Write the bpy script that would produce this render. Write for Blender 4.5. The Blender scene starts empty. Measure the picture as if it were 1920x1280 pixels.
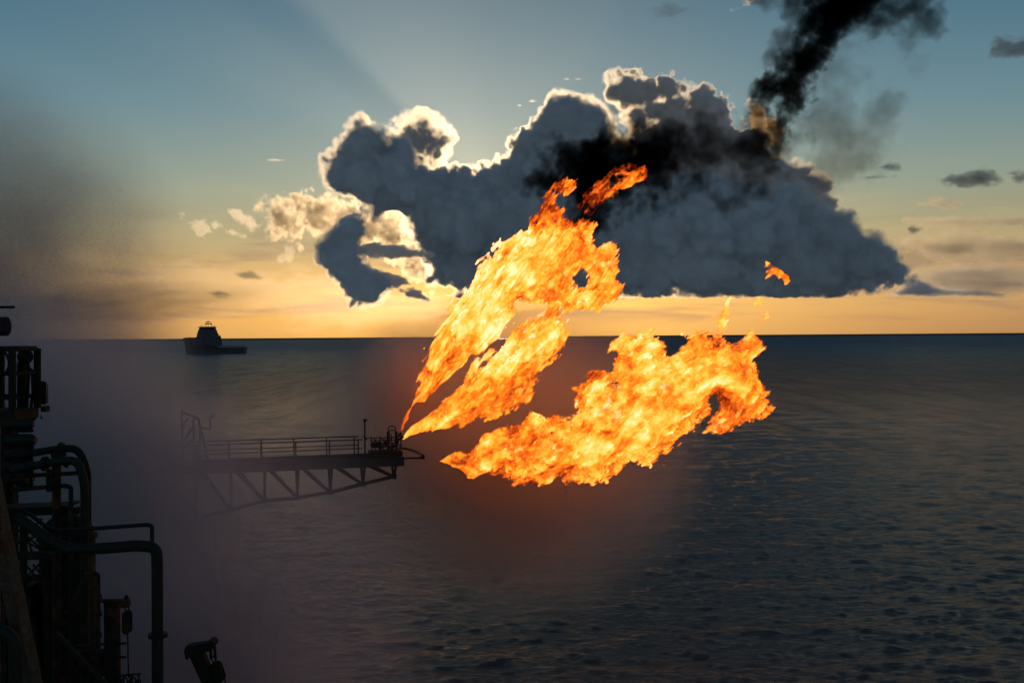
import bpy, bmesh, math, random, os, time
import numpy as np
import openvdb
from mathutils import Vector, Matrix
T0 = time.time()
SKIP = []
def log(*a): print('[%.1f]' % (time.time() - T0), *a)

sc = bpy.context.scene
C = bpy.data.collections.new('scene'); sc.collection.children.link(C)
PI = math.pi

# ------------------------------------------------------------------ camera
F = 1884.0                      # focal length in photo pixels (photo is 1920 wide)
H = 23.0                        # eye height above the sea
cam_d = bpy.data.cameras.new('camera'); cam = bpy.data.objects.new('camera', cam_d); C.objects.link(cam)
cam_d.sensor_width = 36.0; cam_d.lens = 36.0 * F / 1920.0
cam_d.clip_start = 0.1; cam_d.clip_end = 400000.0
ROLL = math.radians(-0.40); PITCH = math.radians(-0.30)
cam.location = (0, 0, H)
cam.rotation_euler = (Matrix.Rotation(PI/2 + PITCH, 3, 'X') @ Matrix.Rotation(ROLL, 3, 'Z')).to_euler()
sc.camera = cam
RM = cam.rotation_euler.to_matrix()
def at(px, py, Y):
    """world point seen at photo pixel px,py at depth Y"""
    d = RM @ Vector(((px - 960) / F, -(py - 640) / F, -1.0))
    k = Y / d.y
    return Vector((d.x * k, Y, H + d.z * k))
def direction(px, py):
    return (RM @ Vector(((px - 960) / F, -(py - 640) / F, -1.0))).normalized()

# ------------------------------------------------------------------ render settings
sc.view_settings.view_transform = 'Standard'; sc.view_settings.look = 'None'
sc.view_settings.exposure = 0; sc.view_settings.gamma = 1
sc.render.engine = 'CYCLES'
cy = sc.cycles
cy.use_denoising = True
try: cy.denoiser = 'OPENIMAGEDENOISE'
except Exception: pass
cy.max_bounces = 6; cy.diffuse_bounces = 2; cy.glossy_bounces = 2; cy.transmission_bounces = 2
cy.volume_bounces = 1; cy.transparent_max_bounces = 96
cy.volume_max_steps = 96
cy.use_adaptive_sampling = True; cy.adaptive_threshold = 0.04
cy.sample_clamp_indirect = 4.0; cy.sample_clamp_direct = 0
cy.caustics_reflective = False; cy.caustics_refractive = False

# ------------------------------------------------------------------ node helper
class NT:
    def __init__(s, tree): s.t = tree; s.n = tree.nodes; s.l = tree.links
    def new(s, ty, ins=None, **kw):
        n = s.n.new(ty)
        for k, v in kw.items(): setattr(n, k, v)
        for k, v in (ins or {}).items():
            sock = n.inputs[k]
            if isinstance(v, bpy.types.NodeSocket): s.l.new(v, sock)
            else: sock.default_value = v
        return n
    def math(s, op, a, b=0.0, clamp=False, c=None):
        n = s.n.new('ShaderNodeMath'); n.operation = op; n.use_clamp = clamp
        for i, v in enumerate((a, b) if c is None else (a, b, c)):
            if isinstance(v, bpy.types.NodeSocket): s.l.new(v, n.inputs[i])
            else: n.inputs[i].default_value = v
        return n.outputs[0]
    def ramp(s, fac, stops, interp='LINEAR'):
        n = s.n.new('ShaderNodeValToRGB'); n.color_ramp.interpolation = interp
        e = n.color_ramp.elements
        while len(e) < len(stops): e.new(0.5)
        for i, (p, c) in enumerate(stops):
            e[i].position = p; e[i].color = tuple(c) + (1,) if len(c) == 3 else c
        s.l.new(fac, n.inputs[0]); return n.outputs[0]
    def mix(s, fac, a, b, blend='MIX'):
        n = s.n.new('ShaderNodeMix'); n.data_type = 'RGBA'; n.blend_type = blend
        for sock, v in ((n.inputs[0], fac), (n.inputs[6], a), (n.inputs[7], b)):
            if isinstance(v, bpy.types.NodeSocket): s.l.new(v, sock)
            else: sock.default_value = v if not isinstance(v, tuple) or len(v) == 4 else v + (1,)
        return n.outputs[2]
    def smooth(s, x, a, b):
        n = s.n.new('ShaderNodeMapRange'); n.interpolation_type = 'SMOOTHSTEP'
        s.l.new(x, n.inputs[0]); n.inputs[1].default_value = a; n.inputs[2].default_value = b
        return n.outputs[0]
def new_mat(name):
    m = bpy.data.materials.new(name); m.use_nodes = True; m.node_tree.nodes.clear()
    nt = NT(m.node_tree); out = nt.n.new('ShaderNodeOutputMaterial'); return m, nt, out

# ------------------------------------------------------------------ sun and sky
SUN_DIR = direction(935, 385)
sun_el = math.asin(SUN_DIR.z); sun_az = math.atan2(SUN_DIR.x, SUN_DIR.y)
sd = bpy.data.lights.new('sun', 'SUN'); sd.energy = 1.35; sd.angle = math.radians(0.5); sd.color = (1.0, 0.68, 0.36)
sun = bpy.data.objects.new('sun', sd); C.objects.link(sun)
sun.rotation_euler = SUN_DIR.to_track_quat('Z', 'Y').to_euler(); sun.location = (0, 0, 400)

w = bpy.data.worlds.new('World'); sc.world = w; w.use_nodes = True
nt = NT(w.node_tree); nt.n.clear()
out = nt.n.new('ShaderNodeOutputWorld')
bg = nt.new('ShaderNodeBackground')
nt.l.new(bg.outputs[0], out.inputs[0])
sky = nt.n.new('ShaderNodeTexSky'); sky.sky_type = 'NISHITA'; sky.sun_disc = False
sky.sun_elevation = sun_el; sky.sun_rotation = sun_az; sky.air_density = 1.3; sky.dust_density = 1.6; sky.ozone_density = 2.0
tc = nt.n.new('ShaderNodeTexCoord')
nrm = nt.new('ShaderNodeVectorMath', operation='NORMALIZE'); nt.l.new(tc.outputs['Generated'], nrm.inputs[0])
sep = nt.new('ShaderNodeSeparateXYZ', {0: nrm.outputs[0]})
elev = nt.math('MAXIMUM', sep.outputs[2], 0.0)
t = nt.math('POWER', elev, 0.5)             # spreads out the part next to the horizon
def st(y): return math.sqrt(max(0.0, (630 - y)) / F * 0.985)
GR = [(st(630), (.27, .150, .095)), (st(600), (.36, .195, .11)), (st(550), (.44, .27, .14)), (st(490), (.44, .30, .145)),
      (st(430), (.375, .335, .19)), (st(350), (.245, .305, .255)), (st(220), (.120, .230, .280)), (st(60), (.055, .152, .225)),
      (0.62, (.035, .095, .145)), (1.0, (.016, .045, .08))]
grad = nt.ramp(t, GR)
dotn = nt.new('ShaderNodeVectorMath', operation='DOT_PRODUCT')
nt.l.new(nrm.outputs[0], dotn.inputs[0]); dotn.inputs[1].default_value = SUN_DIR
cosv = dotn.outputs['Value']
ang = nt.math('ARCCOSINE', nt.math('MINIMUM', cosv, 0.999999))
# wide brightening towards the sun side, and a soft aureole
side = nt.smooth(cosv, -0.6, 1.0)
base = nt.mix(1.0, grad, nt.ramp(side, [(0, (1.05, 1.30, 1.55)), (0.55, (.62, .72, .84)), (0.80, (.62, .64, .68)), (0.93, (.86, .87, .88)), (1, (.96, .98, .98))]), 'MULTIPLY')  # unseen sky behind the viewer is raised to light the cloud fronts
glow = nt.math('EXPONENT', nt.math('MULTIPLY', ang, -8.5))
gl = nt.new('ShaderNodeVectorMath', operation='SCALE'); gl.inputs[0].default_value = (.16, .14, .09); nt.l.new(glow, gl.inputs['Scale'])
# faint crepuscular rays: fan around the sun direction
side_v = Vector((0, 0, 1)).cross(SUN_DIR).normalized(); up_v = SUN_DIR.cross(side_v)
def dotc(v):
    n = nt.new('ShaderNodeVectorMath', operation='DOT_PRODUCT'); nt.l.new(nrm.outputs[0], n.inputs[0]); n.inputs[1].default_value = v
    return n.outputs['Value']
pa = nt.math('ARCTAN2', dotc(up_v), dotc(-side_v))     # 0 = right, pi/2 = up, pi = left
def band(a0, a1, soft):
    return nt.math('MULTIPLY', nt.smooth(pa, a0 - soft, a0 + soft), nt.math('SUBTRACT', 1.0, nt.smooth(pa, a1 - soft * 1.6, a1 + soft * 1.6)))
rays = nt.math('MULTIPLY', nt.math('MULTIPLY', nt.smooth(pa, 1.2, 2.25), nt.math('SUBTRACT', 1.0, nt.smooth(pa, 2.29, 2.40))), 0.12)
rays = nt.math('ADD', rays, nt.math('MULTIPLY', band(2.50, 2.72, 0.05), 0.035))
rays = nt.math('ADD', rays, nt.math('MULTIPLY', band(1.0, 1.5, 0.12), 0.02))
rays = nt.math('MULTIPLY', rays, nt.math('MULTIPLY', nt.math('EXPONENT', nt.math('MULTIPLY', ang, -2.6)), nt.smooth(elev, 0.05, 0.14)))
rv = nt.new('ShaderNodeVectorMath', operation='SCALE'); rv.inputs[0].default_value = (1.0, .86, .62); nt.l.new(rays, rv.inputs['Scale'])
a1 = nt.new('ShaderNodeVectorMath', operation='ADD'); nt.l.new(base, a1.inputs[0]); nt.l.new(gl.outputs[0], a1.inputs[1])
lowg = nt.math('MULTIPLY', nt.math('EXPONENT', nt.math('MULTIPLY', ang, -4.0)), nt.math('SUBTRACT', 1.0, nt.smooth(elev, 0.02, 0.10)))
lg = nt.new('ShaderNodeVectorMath', operation='SCALE'); lg.inputs[0].default_value = (1.15, .56, .0); nt.l.new(lowg, lg.inputs['Scale'])
a15 = nt.new('ShaderNodeVectorMath', {0: a1.outputs[0], 1: lg.outputs[0]}, operation='ADD')
a2 = nt.new('ShaderNodeVectorMath', operation='ADD'); nt.l.new(a15.outputs[0], a2.inputs[0]); nt.l.new(rv.outputs[0], a2.inputs[1])
# thin high veils: flat streaks low over the horizon
dv = nt.new('ShaderNodeVectorMath', operation='MULTIPLY'); nt.l.new(nrm.outputs[0], dv.inputs[0]); dv.inputs[1].default_value = (5, 5, 42)
vn = nt.new('ShaderNodeTexNoise', {'Vector': dv.outputs[0], 'Scale': 1.0, 'Detail': 6.0, 'Roughness': 0.55, 'Distortion': 0.3})
veil = nt.math('MULTIPLY', nt.smooth(vn.outputs[0], 0.46, 0.66), nt.math('MULTIPLY', nt.smooth(elev, 0.0, 0.03), nt.math('SUBTRACT', 1.0, nt.smooth(elev, 0.07, 0.14))))
skyc = nt.mix(nt.math('MULTIPLY', veil, 0.75), a2.outputs[0], (.22, .150, .130))
veil2 = nt.math('MULTIPLY', nt.smooth(vn.outputs[0], 0.50, 0.30), nt.math('MULTIPLY', nt.smooth(elev, 0.05, 0.08), nt.math('SUBTRACT', 1.0, nt.smooth(elev, 0.10, 0.18))))
skyc = nt.mix(nt.math('MULTIPLY', veil2, 0.25), skyc, (.58, .42, .22))
nis = nt.new('ShaderNodeVectorMath', operation='SCALE'); nt.l.new(sky.outputs[0], nis.inputs[0]); nis.inputs['Scale'].default_value = 0.006
fin = nt.new('ShaderNodeVectorMath', operation='ADD'); nt.l.new(skyc, fin.inputs[0]); nt.l.new(nis.outputs[0], fin.inputs[1])
nt.l.new(fin.outputs[0], bg.inputs[0]); bg.inputs[1].default_value = 1.0
w.cycles.sampling_method = 'MANUAL'; w.cycles.sample_map_resolution = 512

# ------------------------------------------------------------------ object helpers
def tag(o, label=None, cat=None, group=None, kind=None):
    if label: o['label'] = label
    if cat: o['category'] = cat
    if group: o['group'] = group
    if kind: o['kind'] = kind
    return o
def empty(name, loc, label=None, cat=None, group=None):
    o = bpy.data.objects.new(name, None); C.objects.link(o); o.location = loc; o.empty_display_size = 0.3
    return tag(o, label, cat, group)
def link_mesh(name, me, mats, parent=None):
    o = bpy.data.objects.new(name, me); C.objects.link(o)
    for m in (mats if isinstance(mats, (list, tuple)) else [mats]): me.materials.append(m)
    if parent is not None:
        o.parent = parent
        o.matrix_parent_inverse = Matrix.Translation(-Vector(parent.location))
    return o
def mesh_np(name, pts, quads, mat_idx=None, smooth=True):
    me = bpy.data.meshes.new(name)
    n, q = len(pts), len(quads)
    me.vertices.add(n); me.vertices.foreach_set('co', np.ascontiguousarray(pts, dtype=np.float32).ravel())
    k = quads.shape[1]
    me.loops.add(q * k); me.loops.foreach_set('vertex_index', np.ascontiguousarray(quads, dtype=np.int32).ravel())
    me.polygons.add(q); me.polygons.foreach_set('loop_start', np.arange(0, q * k, k, dtype=np.int32))
    me.polygons.foreach_set('use_smooth', np.full(q, smooth))
    if mat_idx is not None: me.polygons.foreach_set('material_index', mat_idx.astype(np.int32))
    me.update(calc_edges=True)
    return me
def vattr(me, name, arr):
    a = me.attributes.new(name, 'FLOAT', 'POINT'); a.data.foreach_set('value', arr.astype(np.float32))

# ------------------------------------------------------------------ noise fields
def good(n):
    n = int(n)
    while True:
        m = n
        for p in (2, 3, 5):
            while m % p == 0: m //= p
        if m == 1: return n
        n += 1
def fnoise(shape, beta, lmax, lmin=1.5, seed=0, stretch=(1, 1, 1)):
    """periodic gaussian field with power-law spectrum between wavelengths lmax and lmin (cells), unit variance"""
    sh = tuple(good(s) for s in shape)
    rng = np.random.default_rng(seed)
    a = rng.standard_normal(sh, dtype=np.float32)
    A = np.fft.rfftn(a).astype(np.complex64); del a
    k = [np.fft.fftfreq(sh[i]).astype(np.float32) * stretch[i] for i in range(len(sh) - 1)] + [np.fft.rfftfreq(sh[-1]).astype(np.float32) * stretch[-1]]
    K2 = 0
    for i, kk in enumerate(k):
        s_ = [1] * len(sh); s_[i] = len(kk); K2 = K2 + (kk ** 2).reshape(s_)
    K = np.sqrt(K2) + 1e-9
    filt = (K ** 2 + (1.0 / lmax) ** 2) ** (-beta / 4.0) * np.exp(-(K * lmin) ** 2)
    A *= filt
    r = np.fft.irfftn(A, s=sh).astype(np.float32)
    r -= r.mean(); r /= r.std()
    return r[tuple(slice(0, s) for s in shape)]
def sample(g, P):
    """trilinear lookup, P in cells"""
    sh = np.array(g.shape)
    P = np.clip(P, 0, sh - 1.001)
    i = P.astype(np.int32); f = P - i
    r = 0
    for dx in (0, 1):
        for dy in (0, 1):
            for dz in (0, 1):
                wgt = (f[:, 0] if dx else 1 - f[:, 0]) * (f[:, 1] if dy else 1 - f[:, 1]) * (f[:, 2] if dz else 1 - f[:, 2])
                r = r + wgt * g[i[:, 0] + dx, i[:, 1] + dy, i[:, 2] + dz]
    return r
def iso(field, level):
    """closed surface where field == level; field is positive inside"""
    f = field.copy()
    f[0] = f[-1] = -9; f[:, 0] = f[:, -1] = -9; f[:, :, 0] = f[:, :, -1] = -9
    g = openvdb.FloatGrid(9.0); g.copyFromArray((-f).astype(np.float32))
    p, q = g.convertToQuads(-level)
    p = np.asarray(p, dtype=np.float32); q = np.asarray(q, dtype=np.int64)
    if len(q):
        v0, v1, v2, v3 = (p[q[:, i]].astype(np.float64) for i in range(4))
        vol = (v0 * np.cross(v1, v2)).sum() + (v0 * np.cross(v2, v3)).sum()
        if vol < 0: q = q[:, ::-1]
    return p, q
def in_poly(X, Z, poly):
    ins = np.zeros(X.shape, bool); n = len(poly)
    for i in range(n):
        x1, y1 = poly[i]; x2, y2 = poly[(i + 1) % n]
        c = ((y1 > Z) != (y2 > Z)) & (X < (x2 - x1) * (Z - y1) / ((y2 - y1) or 1e-9) + x1)
        ins ^= c
    return ins
def d_poly(X, Z, poly):
    d = np.full(X.shape, 1e9, np.float32); n = len(poly)
    for i in range(n):
        a = np.array(poly[i], float); b = np.array(poly[(i + 1) % n], float); ab = b - a
        t_ = np.clip(((X - a[0]) * ab[0] + (Z - a[1]) * ab[1]) / (ab @ ab + 1e-9), 0, 1)
        d = np.minimum(d, np.hypot(X - a[0] - t_ * ab[0], Z - a[1] - t_ * ab[1]))
    return d
class Frame:
    """grid in photo-pixel units at a depth Y: axes x right, y away, z up"""
    def __init__(s, x0, y0, x1, y1, depth, cell, Y):
        s.x0, s.y1, s.cell, s.Y = x0, y1, cell, Y
        s.n = (int((x1 - x0) / cell) + 1, int(depth / cell) + 1, int((y1 - y0) / cell) + 1)
        s.dep = depth
        o = at(x0, y1, Y); ex = at(x0 + 1, y1, Y) - o; ez = at(x0, y1 - 1, Y) - o
        s.u = ex.length
        s.o = np.array(o); s.ex = np.array(ex); s.ez = np.array(ez); s.ey = np.array((0, s.u, 0))
    def axes(s):
        return (s.x0 + np.arange(s.n[0], dtype=np.float32) * s.cell, (np.arange(s.n[1], dtype=np.float32) * s.cell - s.dep / 2),
                s.y1 - np.arange(s.n[2], dtype=np.float32) * s.cell)
    def world(s, P):
        q = P * s.cell
        return s.o + q[:, :1] * s.ex + (q[:, 1:2] - s.dep / 2) * s.ey + q[:, 2:3] * s.ez
def shells(name, fr, field, levels, mats, min_r=0, extra=None):
    """nested closed surfaces of one field joined in one mesh, one material per level"""
    P, Q, M = [], [], []; n = 0
    for i, lv in enumerate(levels):
        p, q = iso(field if extra is None or extra[i] is None else field + extra[i], lv)
        if len(q) == 0: continue
        P.append(fr.world(p.astype(np.float64))); Q.append(q + n); M.append(np.full(len(q), i)); n += len(p)
    P = np.concatenate(P); Q = np.concatenate(Q); M = np.concatenate(M)
    # make outward orientation: grid axes are right-handed (x right, y away, z up)
    me = mesh_np(name, P, Q, M)
    log(name, len(P), 'verts')
    return me

#--CLOUDS
def vol_mat(name, dens, albedo, g=0.0, g2=None, mixg=0.5, emit=None):
    """homogeneous scattering medium: extinction dens, colour albedo (rest is absorbed)"""
    m, nt, out = new_mat(name)
    sc1 = nt.new('ShaderNodeVolumeScatter', {'Color': tuple(albedo) + (1,), 'Density': dens * (1 - mixg if g2 is not None else 1), 'Anisotropy': g})
    a = sc1.outputs[0]
    if g2 is not None:
        s2 = nt.new('ShaderNodeVolumeScatter', {'Color': tuple(albedo) + (1,), 'Density': dens * mixg, 'Anisotropy': g2})
        a = nt.new('ShaderNodeAddShader', {0: a, 1: s2.outputs[0]}).outputs[0]
    # absorption takes what scattering leaves
    ab = nt.new('ShaderNodeVolumeAbsorption', {'Color': tuple(albedo) + (1,), 'Density': dens})
    a = nt.new('ShaderNodeAddShader', {0: a, 1: ab.outputs[0]}).outputs[0]
    if emit:  # self-glow in place of light scattered many times inside the medium
        em = nt.new('ShaderNodeEmission', {'Color': tuple(emit[0]) + (1,), 'Strength': emit[1]})
        a = nt.new('ShaderNodeAddShader', {0: a, 1: em.outputs[0]}).outputs[0]
    nt.l.new(a, out.inputs['Volume'])
    m.cycles.homogeneous_volume = True
    return m
def cumulus(name, polys, cell, depth, Y, seed, rmax=60, n0=220, levels=(0.0, 3.0, 8.0), mats=None, rough=2.2, base=None, wisp=0.0, kids=(12, 7), thin=(), ragged=0.0):
    xs = [p[0] for q in polys for p in q]; ys = [p[1] for q in polys for p in q]
    pad = 26
    fr = Frame(min(xs) - pad, min(ys) - pad, max(xs) + pad, max(ys) + pad, depth, cell, Y)
    ax, ay, az = fr.axes()
    rng = np.random.default_rng(seed)
    sph = []
    for poly in polys:
        px0, px1 = min(p[0] for p in poly), max(p[0] for p in poly); py0, py1 = min(p[1] for p in poly), max(p[1] for p in poly)
        area = 0.5 * abs(sum(poly[i][0] * poly[(i + 1) % len(poly)][1] - poly[(i + 1) % len(poly)][0] * poly[i][1] for i in range(len(poly))))
        cx = rng.uniform(px0, px1, 6000); cz = rng.uniform(py0, py1, 6000)
        ok = in_poly(cx, cz, poly); cx, cz = cx[ok], cz[ok]
        d = d_poly(cx, cz, poly)
        nn = n0
        # prefer medial points first (large), then fill towards the edges
        order = np.argsort(-d + rng.uniform(0, 25, len(d))); order = np.concatenate([order[:700], rng.permutation(len(d))[:2500]]); taken = []
        for i in order:
            r = min(d[i] * rng.uniform(0.8, 1.0), rmax * rng.uniform(0.6, 1.0))
            if r < 3.5: continue
            cov = False
            for (x, z, rr) in taken:
                if (x - cx[i]) ** 2 + (z - cz[i]) ** 2 < (0.55 * rr) ** 2: cov = True; break
            if cov and rng.random() < 0.9: continue
            taken.append((cx[i], cz[i], r))
            dd = min(d[i] * 0.9, depth / 2 - pad - r)
            sph.append((cx[i], rng.uniform(-1, 1) * max(dd - r * 0.2, 0), cz[i], r, 0))
            if len(taken) > nn * 2: break
    def spawn(lst, kk, f0, f1, lev):
        res = []
        for (x, y, z, r, l) in lst:
            for _ in range(kk):
                v = rng.normal(size=3); v /= np.linalg.norm(v); v[2] = -abs(v[2]) if rng.random() < 0.35 else v[2]
                rr = r * rng.uniform(f0, f1)
                if rr < 1.6: continue
                c = (x + v[0] * r * 0.88, y + v[1] * r * 0.88, z + v[2] * r * 0.88)
                inside = any(in_poly(np.array([c[0]]), np.array([c[2]]), p)[0] for p in polys)
                if not inside:
                    dd = min(float(d_poly(np.array([c[0]]), np.array([c[2]]), p)[0]) for p in polys)
                    if dd > 2 + 0.25 * rr: continue
                    rr = min(rr, 9)
                res.append((c[0], c[1], c[2], rr, lev))
        return res
    s1 = spawn(sph, kids[0], 0.28, 0.5, 1); s2 = spawn(s1, kids[1], 0.3, 0.5, 2)
    fld = np.full(fr.n, -12.0, np.float32)
    for (x, y, z, r, l) in sph + s1 + s2:
        m = r + 8
        i0, i1 = np.searchsorted(ax, (x - m, x + m)); j0, j1 = np.searchsorted(ay, (y - m, y + m))
        k0 = max(0, int((fr.y1 - (z + m)) / cell)); k1 = min(fr.n[2], int((fr.y1 - (z - m)) / cell) + 2)
        if i1 <= i0 or j1 <= j0 or k1 <= k0: continue
        D = np.sqrt((ax[i0:i1, None, None] - x) ** 2 + (ay[None, j0:j1, None] - y) ** 2 + (az[None, None, k0:k1] - z) ** 2)
        sub = fld[i0:i1, j0:j1, k0:k1]; np.maximum(sub, r - D, out=sub)
    near_ = (fld > -7).astype(np.int8)
    nz = fnoise(fr.n, 3.4, 40 / cell, 1.2, seed + 5)
    fld += nz * rough
    fld += (np.abs(fnoise(fr.n, 4.4, 150 / cell, 1.2, seed + 6)) - 0.6) * rough * 2.4
    fld[near_ == 0] = -12.0
    if wisp:
        fld += fnoise(fr.n, 3.0, 90 / cell, 1.2, seed + 9, (0.6, 1, 1.2)) * wisp
    for (tx, tz, rx_, rz_, am_) in thin:
        fld -= (am_ * np.exp(-((ax[:, None] - tx) / rx_) ** 2 - ((az[None, :] - tz) / rz_) ** 2)).astype(np.float32)[:, None, :]
    if base is not None:      # flat, slightly ragged base
        bz = base + fnoise(fr.n[:2], 3.0, 120 / cell, 2, seed + 7)[:, :, None] * 2.0
        bz = bz - 0.075 * np.maximum(ay[None, :, None] + 40, 0)      # base rises away from the viewer
        fld = np.minimum(fld, (bz - az[None, None, :]) * 4.0 + 1.0)
    ex = None
    if ragged:
        NW = fnoise(fr.n, 4.2, 420 / cell, 1.5, seed + 41) * (fld > -9)
        ex = [NW * ragged + (nz * 1.3) * (fld > -9), NW * ragged * .6, None, -1.0 * NW]
        if base is not None:
            cut = (bz - az[None, None, :]) * 4.0 + 1.0
            ex = [None if e is None else np.minimum(fld + e, cut) - fld for e in ex]
    me = shells(name, fr, fld, levels, mats, extra=ex)
    return link_mesh(name, me, mats)

MAIN = [(600,330),(600,300),(628,280),(640,250),(662,240),(665,214),(690,210),(715,232),(735,225),(752,212),(785,208),(830,217),(852,250),
 (855,280),(835,305),(870,312),(900,299),(930,302),(945,275),(960,247),(985,240),(1010,205),(1040,182),(1070,180),(1110,187),(1135,188),(1125,152),
 (1155,128),(1190,124),(1215,142),(1250,134),(1290,152),(1330,167),(1370,187),(1400,222),(1440,282),(1480,302),(1520,302),(1550,332),(1558,380),
 (1600,402),(1612,440),(1650,430),(1680,455),(1690,490),(1730,520),(1775,545),(1500,566),(1100,566),(840,572),(812,545),(800,500),(790,470),(770,440),(745,425),
 (700,420),(650,395),(615,365)]
YC = 12000.0
uc = YC / F                       # metres per photo pixel at the cloud
if 'cloud' not in SKIP:
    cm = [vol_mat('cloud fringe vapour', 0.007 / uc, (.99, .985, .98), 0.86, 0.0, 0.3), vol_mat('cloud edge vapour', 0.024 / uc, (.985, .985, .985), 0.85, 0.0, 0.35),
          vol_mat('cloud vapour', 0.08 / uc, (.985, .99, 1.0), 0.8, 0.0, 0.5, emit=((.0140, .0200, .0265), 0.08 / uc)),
          vol_mat('cloud core vapour', 0.28 / uc, (.975, .99, 1.0), 0.7, -0.15, 0.75, emit=((.0150, .0215, .0288), 0.28 / uc))]  # blue-grey body tone comes partly from emission, replacing deep multiple scattering
    FRONT = [(600,330),(600,300),(628,280),(640,250),(662,240),(665,214),(690,210),(715,235),(728,250),(760,258),(778,290),(800,318),(835,312),(870,314),(900,303),(930,302),(945,275),(960,247),(985,240),
             (1010,205),(1040,182),(1070,180),(1110,187),(1138,205),(1160,250),(1200,300),(1260,335),(1330,322),(1400,348),(1450,335),(1505,352),(1550,398),(1600,404),(1612,440),(1650,430),(1680,455),(1690,490),
             (1730,520),(1775,545),(1500,566),(1100,566),(840,572),(812,545),(800,500),(790,470),(770,440),(745,425),(700,420),(650,395),(615,365)]
    BACK = [(1130,330),(1165,300),(1175,240),(1150,200),(1125,152),(1155,128),(1190,124),(1215,142),(1250,134),(1290,152),(1330,167),(1370,187),(1400,222),(1440,282),(1480,302),(1520,302),(1550,332),(1558,380),(1590,425),(1500,480),(1300,480),(1150,420)]
    BACK2 = [(700,270),(735,228),(752,212),(785,208),(830,217),(852,250),(855,280),(838,308),(800,345),(740,335)]
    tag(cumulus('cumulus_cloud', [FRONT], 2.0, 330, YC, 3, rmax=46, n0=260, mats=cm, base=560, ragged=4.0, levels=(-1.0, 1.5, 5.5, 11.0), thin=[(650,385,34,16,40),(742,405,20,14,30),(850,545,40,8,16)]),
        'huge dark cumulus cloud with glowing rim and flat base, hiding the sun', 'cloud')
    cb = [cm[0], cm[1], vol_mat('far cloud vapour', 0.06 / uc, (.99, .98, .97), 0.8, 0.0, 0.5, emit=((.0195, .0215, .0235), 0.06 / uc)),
          vol_mat('far cloud core vapour', 0.20 / uc, (.98, .975, .97), 0.7, -0.15, 0.75, emit=((.0215, .0235, .0262), 0.20 / uc))]  # paler, warmer emission put in to set these towers off from the front
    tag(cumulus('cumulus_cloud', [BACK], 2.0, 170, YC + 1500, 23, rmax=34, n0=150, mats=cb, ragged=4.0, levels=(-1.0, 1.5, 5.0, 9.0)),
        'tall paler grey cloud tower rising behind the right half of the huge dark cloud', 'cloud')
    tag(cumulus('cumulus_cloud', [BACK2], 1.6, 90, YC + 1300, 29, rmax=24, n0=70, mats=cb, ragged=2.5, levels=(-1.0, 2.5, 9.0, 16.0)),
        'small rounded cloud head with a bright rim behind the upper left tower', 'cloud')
    def wisp_cloud(name, polys, Y, seed, label, dens=(0.012, 0.03), Rm=14, Ty=16, amp=.5, lo=110, hi=.25, cell=2.0, levels=(0.0, .5), g=.86, alb=(.98, .98, .98), pad=22, zs=1.0, group=None, em=None):
        xs = [p[0] for q in polys for p in q]; ys = [p[1] for q in polys for p in q]
        fr = Frame(min(xs) - pad, min(ys) - pad, max(xs) + pad, max(ys) + pad, 2 * Ty * 1.7 + 8, cell, Y)
        ax, ay, az = fr.axes(); XX, ZZ = np.meshgrid(ax, az, indexing='ij')
        sd = np.full(XX.shape, -1e9, np.float32)
        for q in polys:
            d = d_poly(XX, ZZ, q); sd = np.maximum(sd, np.where(in_poly(XX, ZZ, q), d, -d))
        g_ = np.minimum(sd, Rm * 1.4) / Rm
        N = fnoise(fr.n, 4.3, lo / cell, 1.2, seed, (1 / zs, 1, 1)); NB = np.abs(fnoise(fr.n, 4.4, lo * .5 / cell, 1.2, seed + 1, (1 / zs, 1, 1)))
        fld = g_[:, None, :] - (ay[None, :, None] / Ty) ** 2 + N * amp + (NB - .75) * amp * .5 + fnoise(fr.n, 3.5, 26 / cell, 1.1, seed + 2, (1 / zs, 1, 1)) * hi
        m = [vol_mat('thin cloud vapour', d_ * (.45 if g > .6 else .9) / fr.u, alb if g > .6 else (.45, .52, .58), min(g, .8) if g > .6 else 0.0, 0.0, .3, emit=(em, d_ / fr.u) if em else None) for d_ in dens]  # em adds a small self-glow in place of scattered light
        return tag(link_mesh(name, shells(name, fr, fld, levels, m), m), label, 'cloud', group)
    LOBE = [(580,462),(606,440),(630,418),(652,398),(676,400),(690,425),(676,455),(688,488),(712,508),(738,520),(728,556),(716,572),(690,577),(652,573),(640,545),(615,515),(592,492)]
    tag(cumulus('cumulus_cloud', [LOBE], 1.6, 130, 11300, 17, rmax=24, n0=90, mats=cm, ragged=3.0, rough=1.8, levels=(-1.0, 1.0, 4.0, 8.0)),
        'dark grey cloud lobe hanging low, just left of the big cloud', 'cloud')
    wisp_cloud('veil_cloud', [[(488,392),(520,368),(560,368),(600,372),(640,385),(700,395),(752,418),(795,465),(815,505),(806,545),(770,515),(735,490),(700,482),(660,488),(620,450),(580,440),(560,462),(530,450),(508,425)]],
        13600, 71, 'torn golden veil of cloud glowing under the left end of the big cloud', dens=(.018, .05, .12), levels=(-.1, .35, .8), Rm=13, Ty=18, amp=.8, lo=120, hi=.5, cell=1.6, alb=(.985, .93, .84))  # warm tint of scattered sunlight is put into the vapour colour
    wisp_cloud('haze_cloud', [[(300,520),(420,505),(560,500),(660,520),(760,540),(840,565),(840,600),(700,612),(500,608),(340,600),(250,560)]],
        14500, 76, 'broad soft pinkish cloud haze low over the horizon behind the ship', dens=(.0035, .008), levels=(0, .5), Rm=26, Ty=30, amp=.8, lo=300, hi=.25, zs=.35, alb=(.95, .86, .82))
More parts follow.
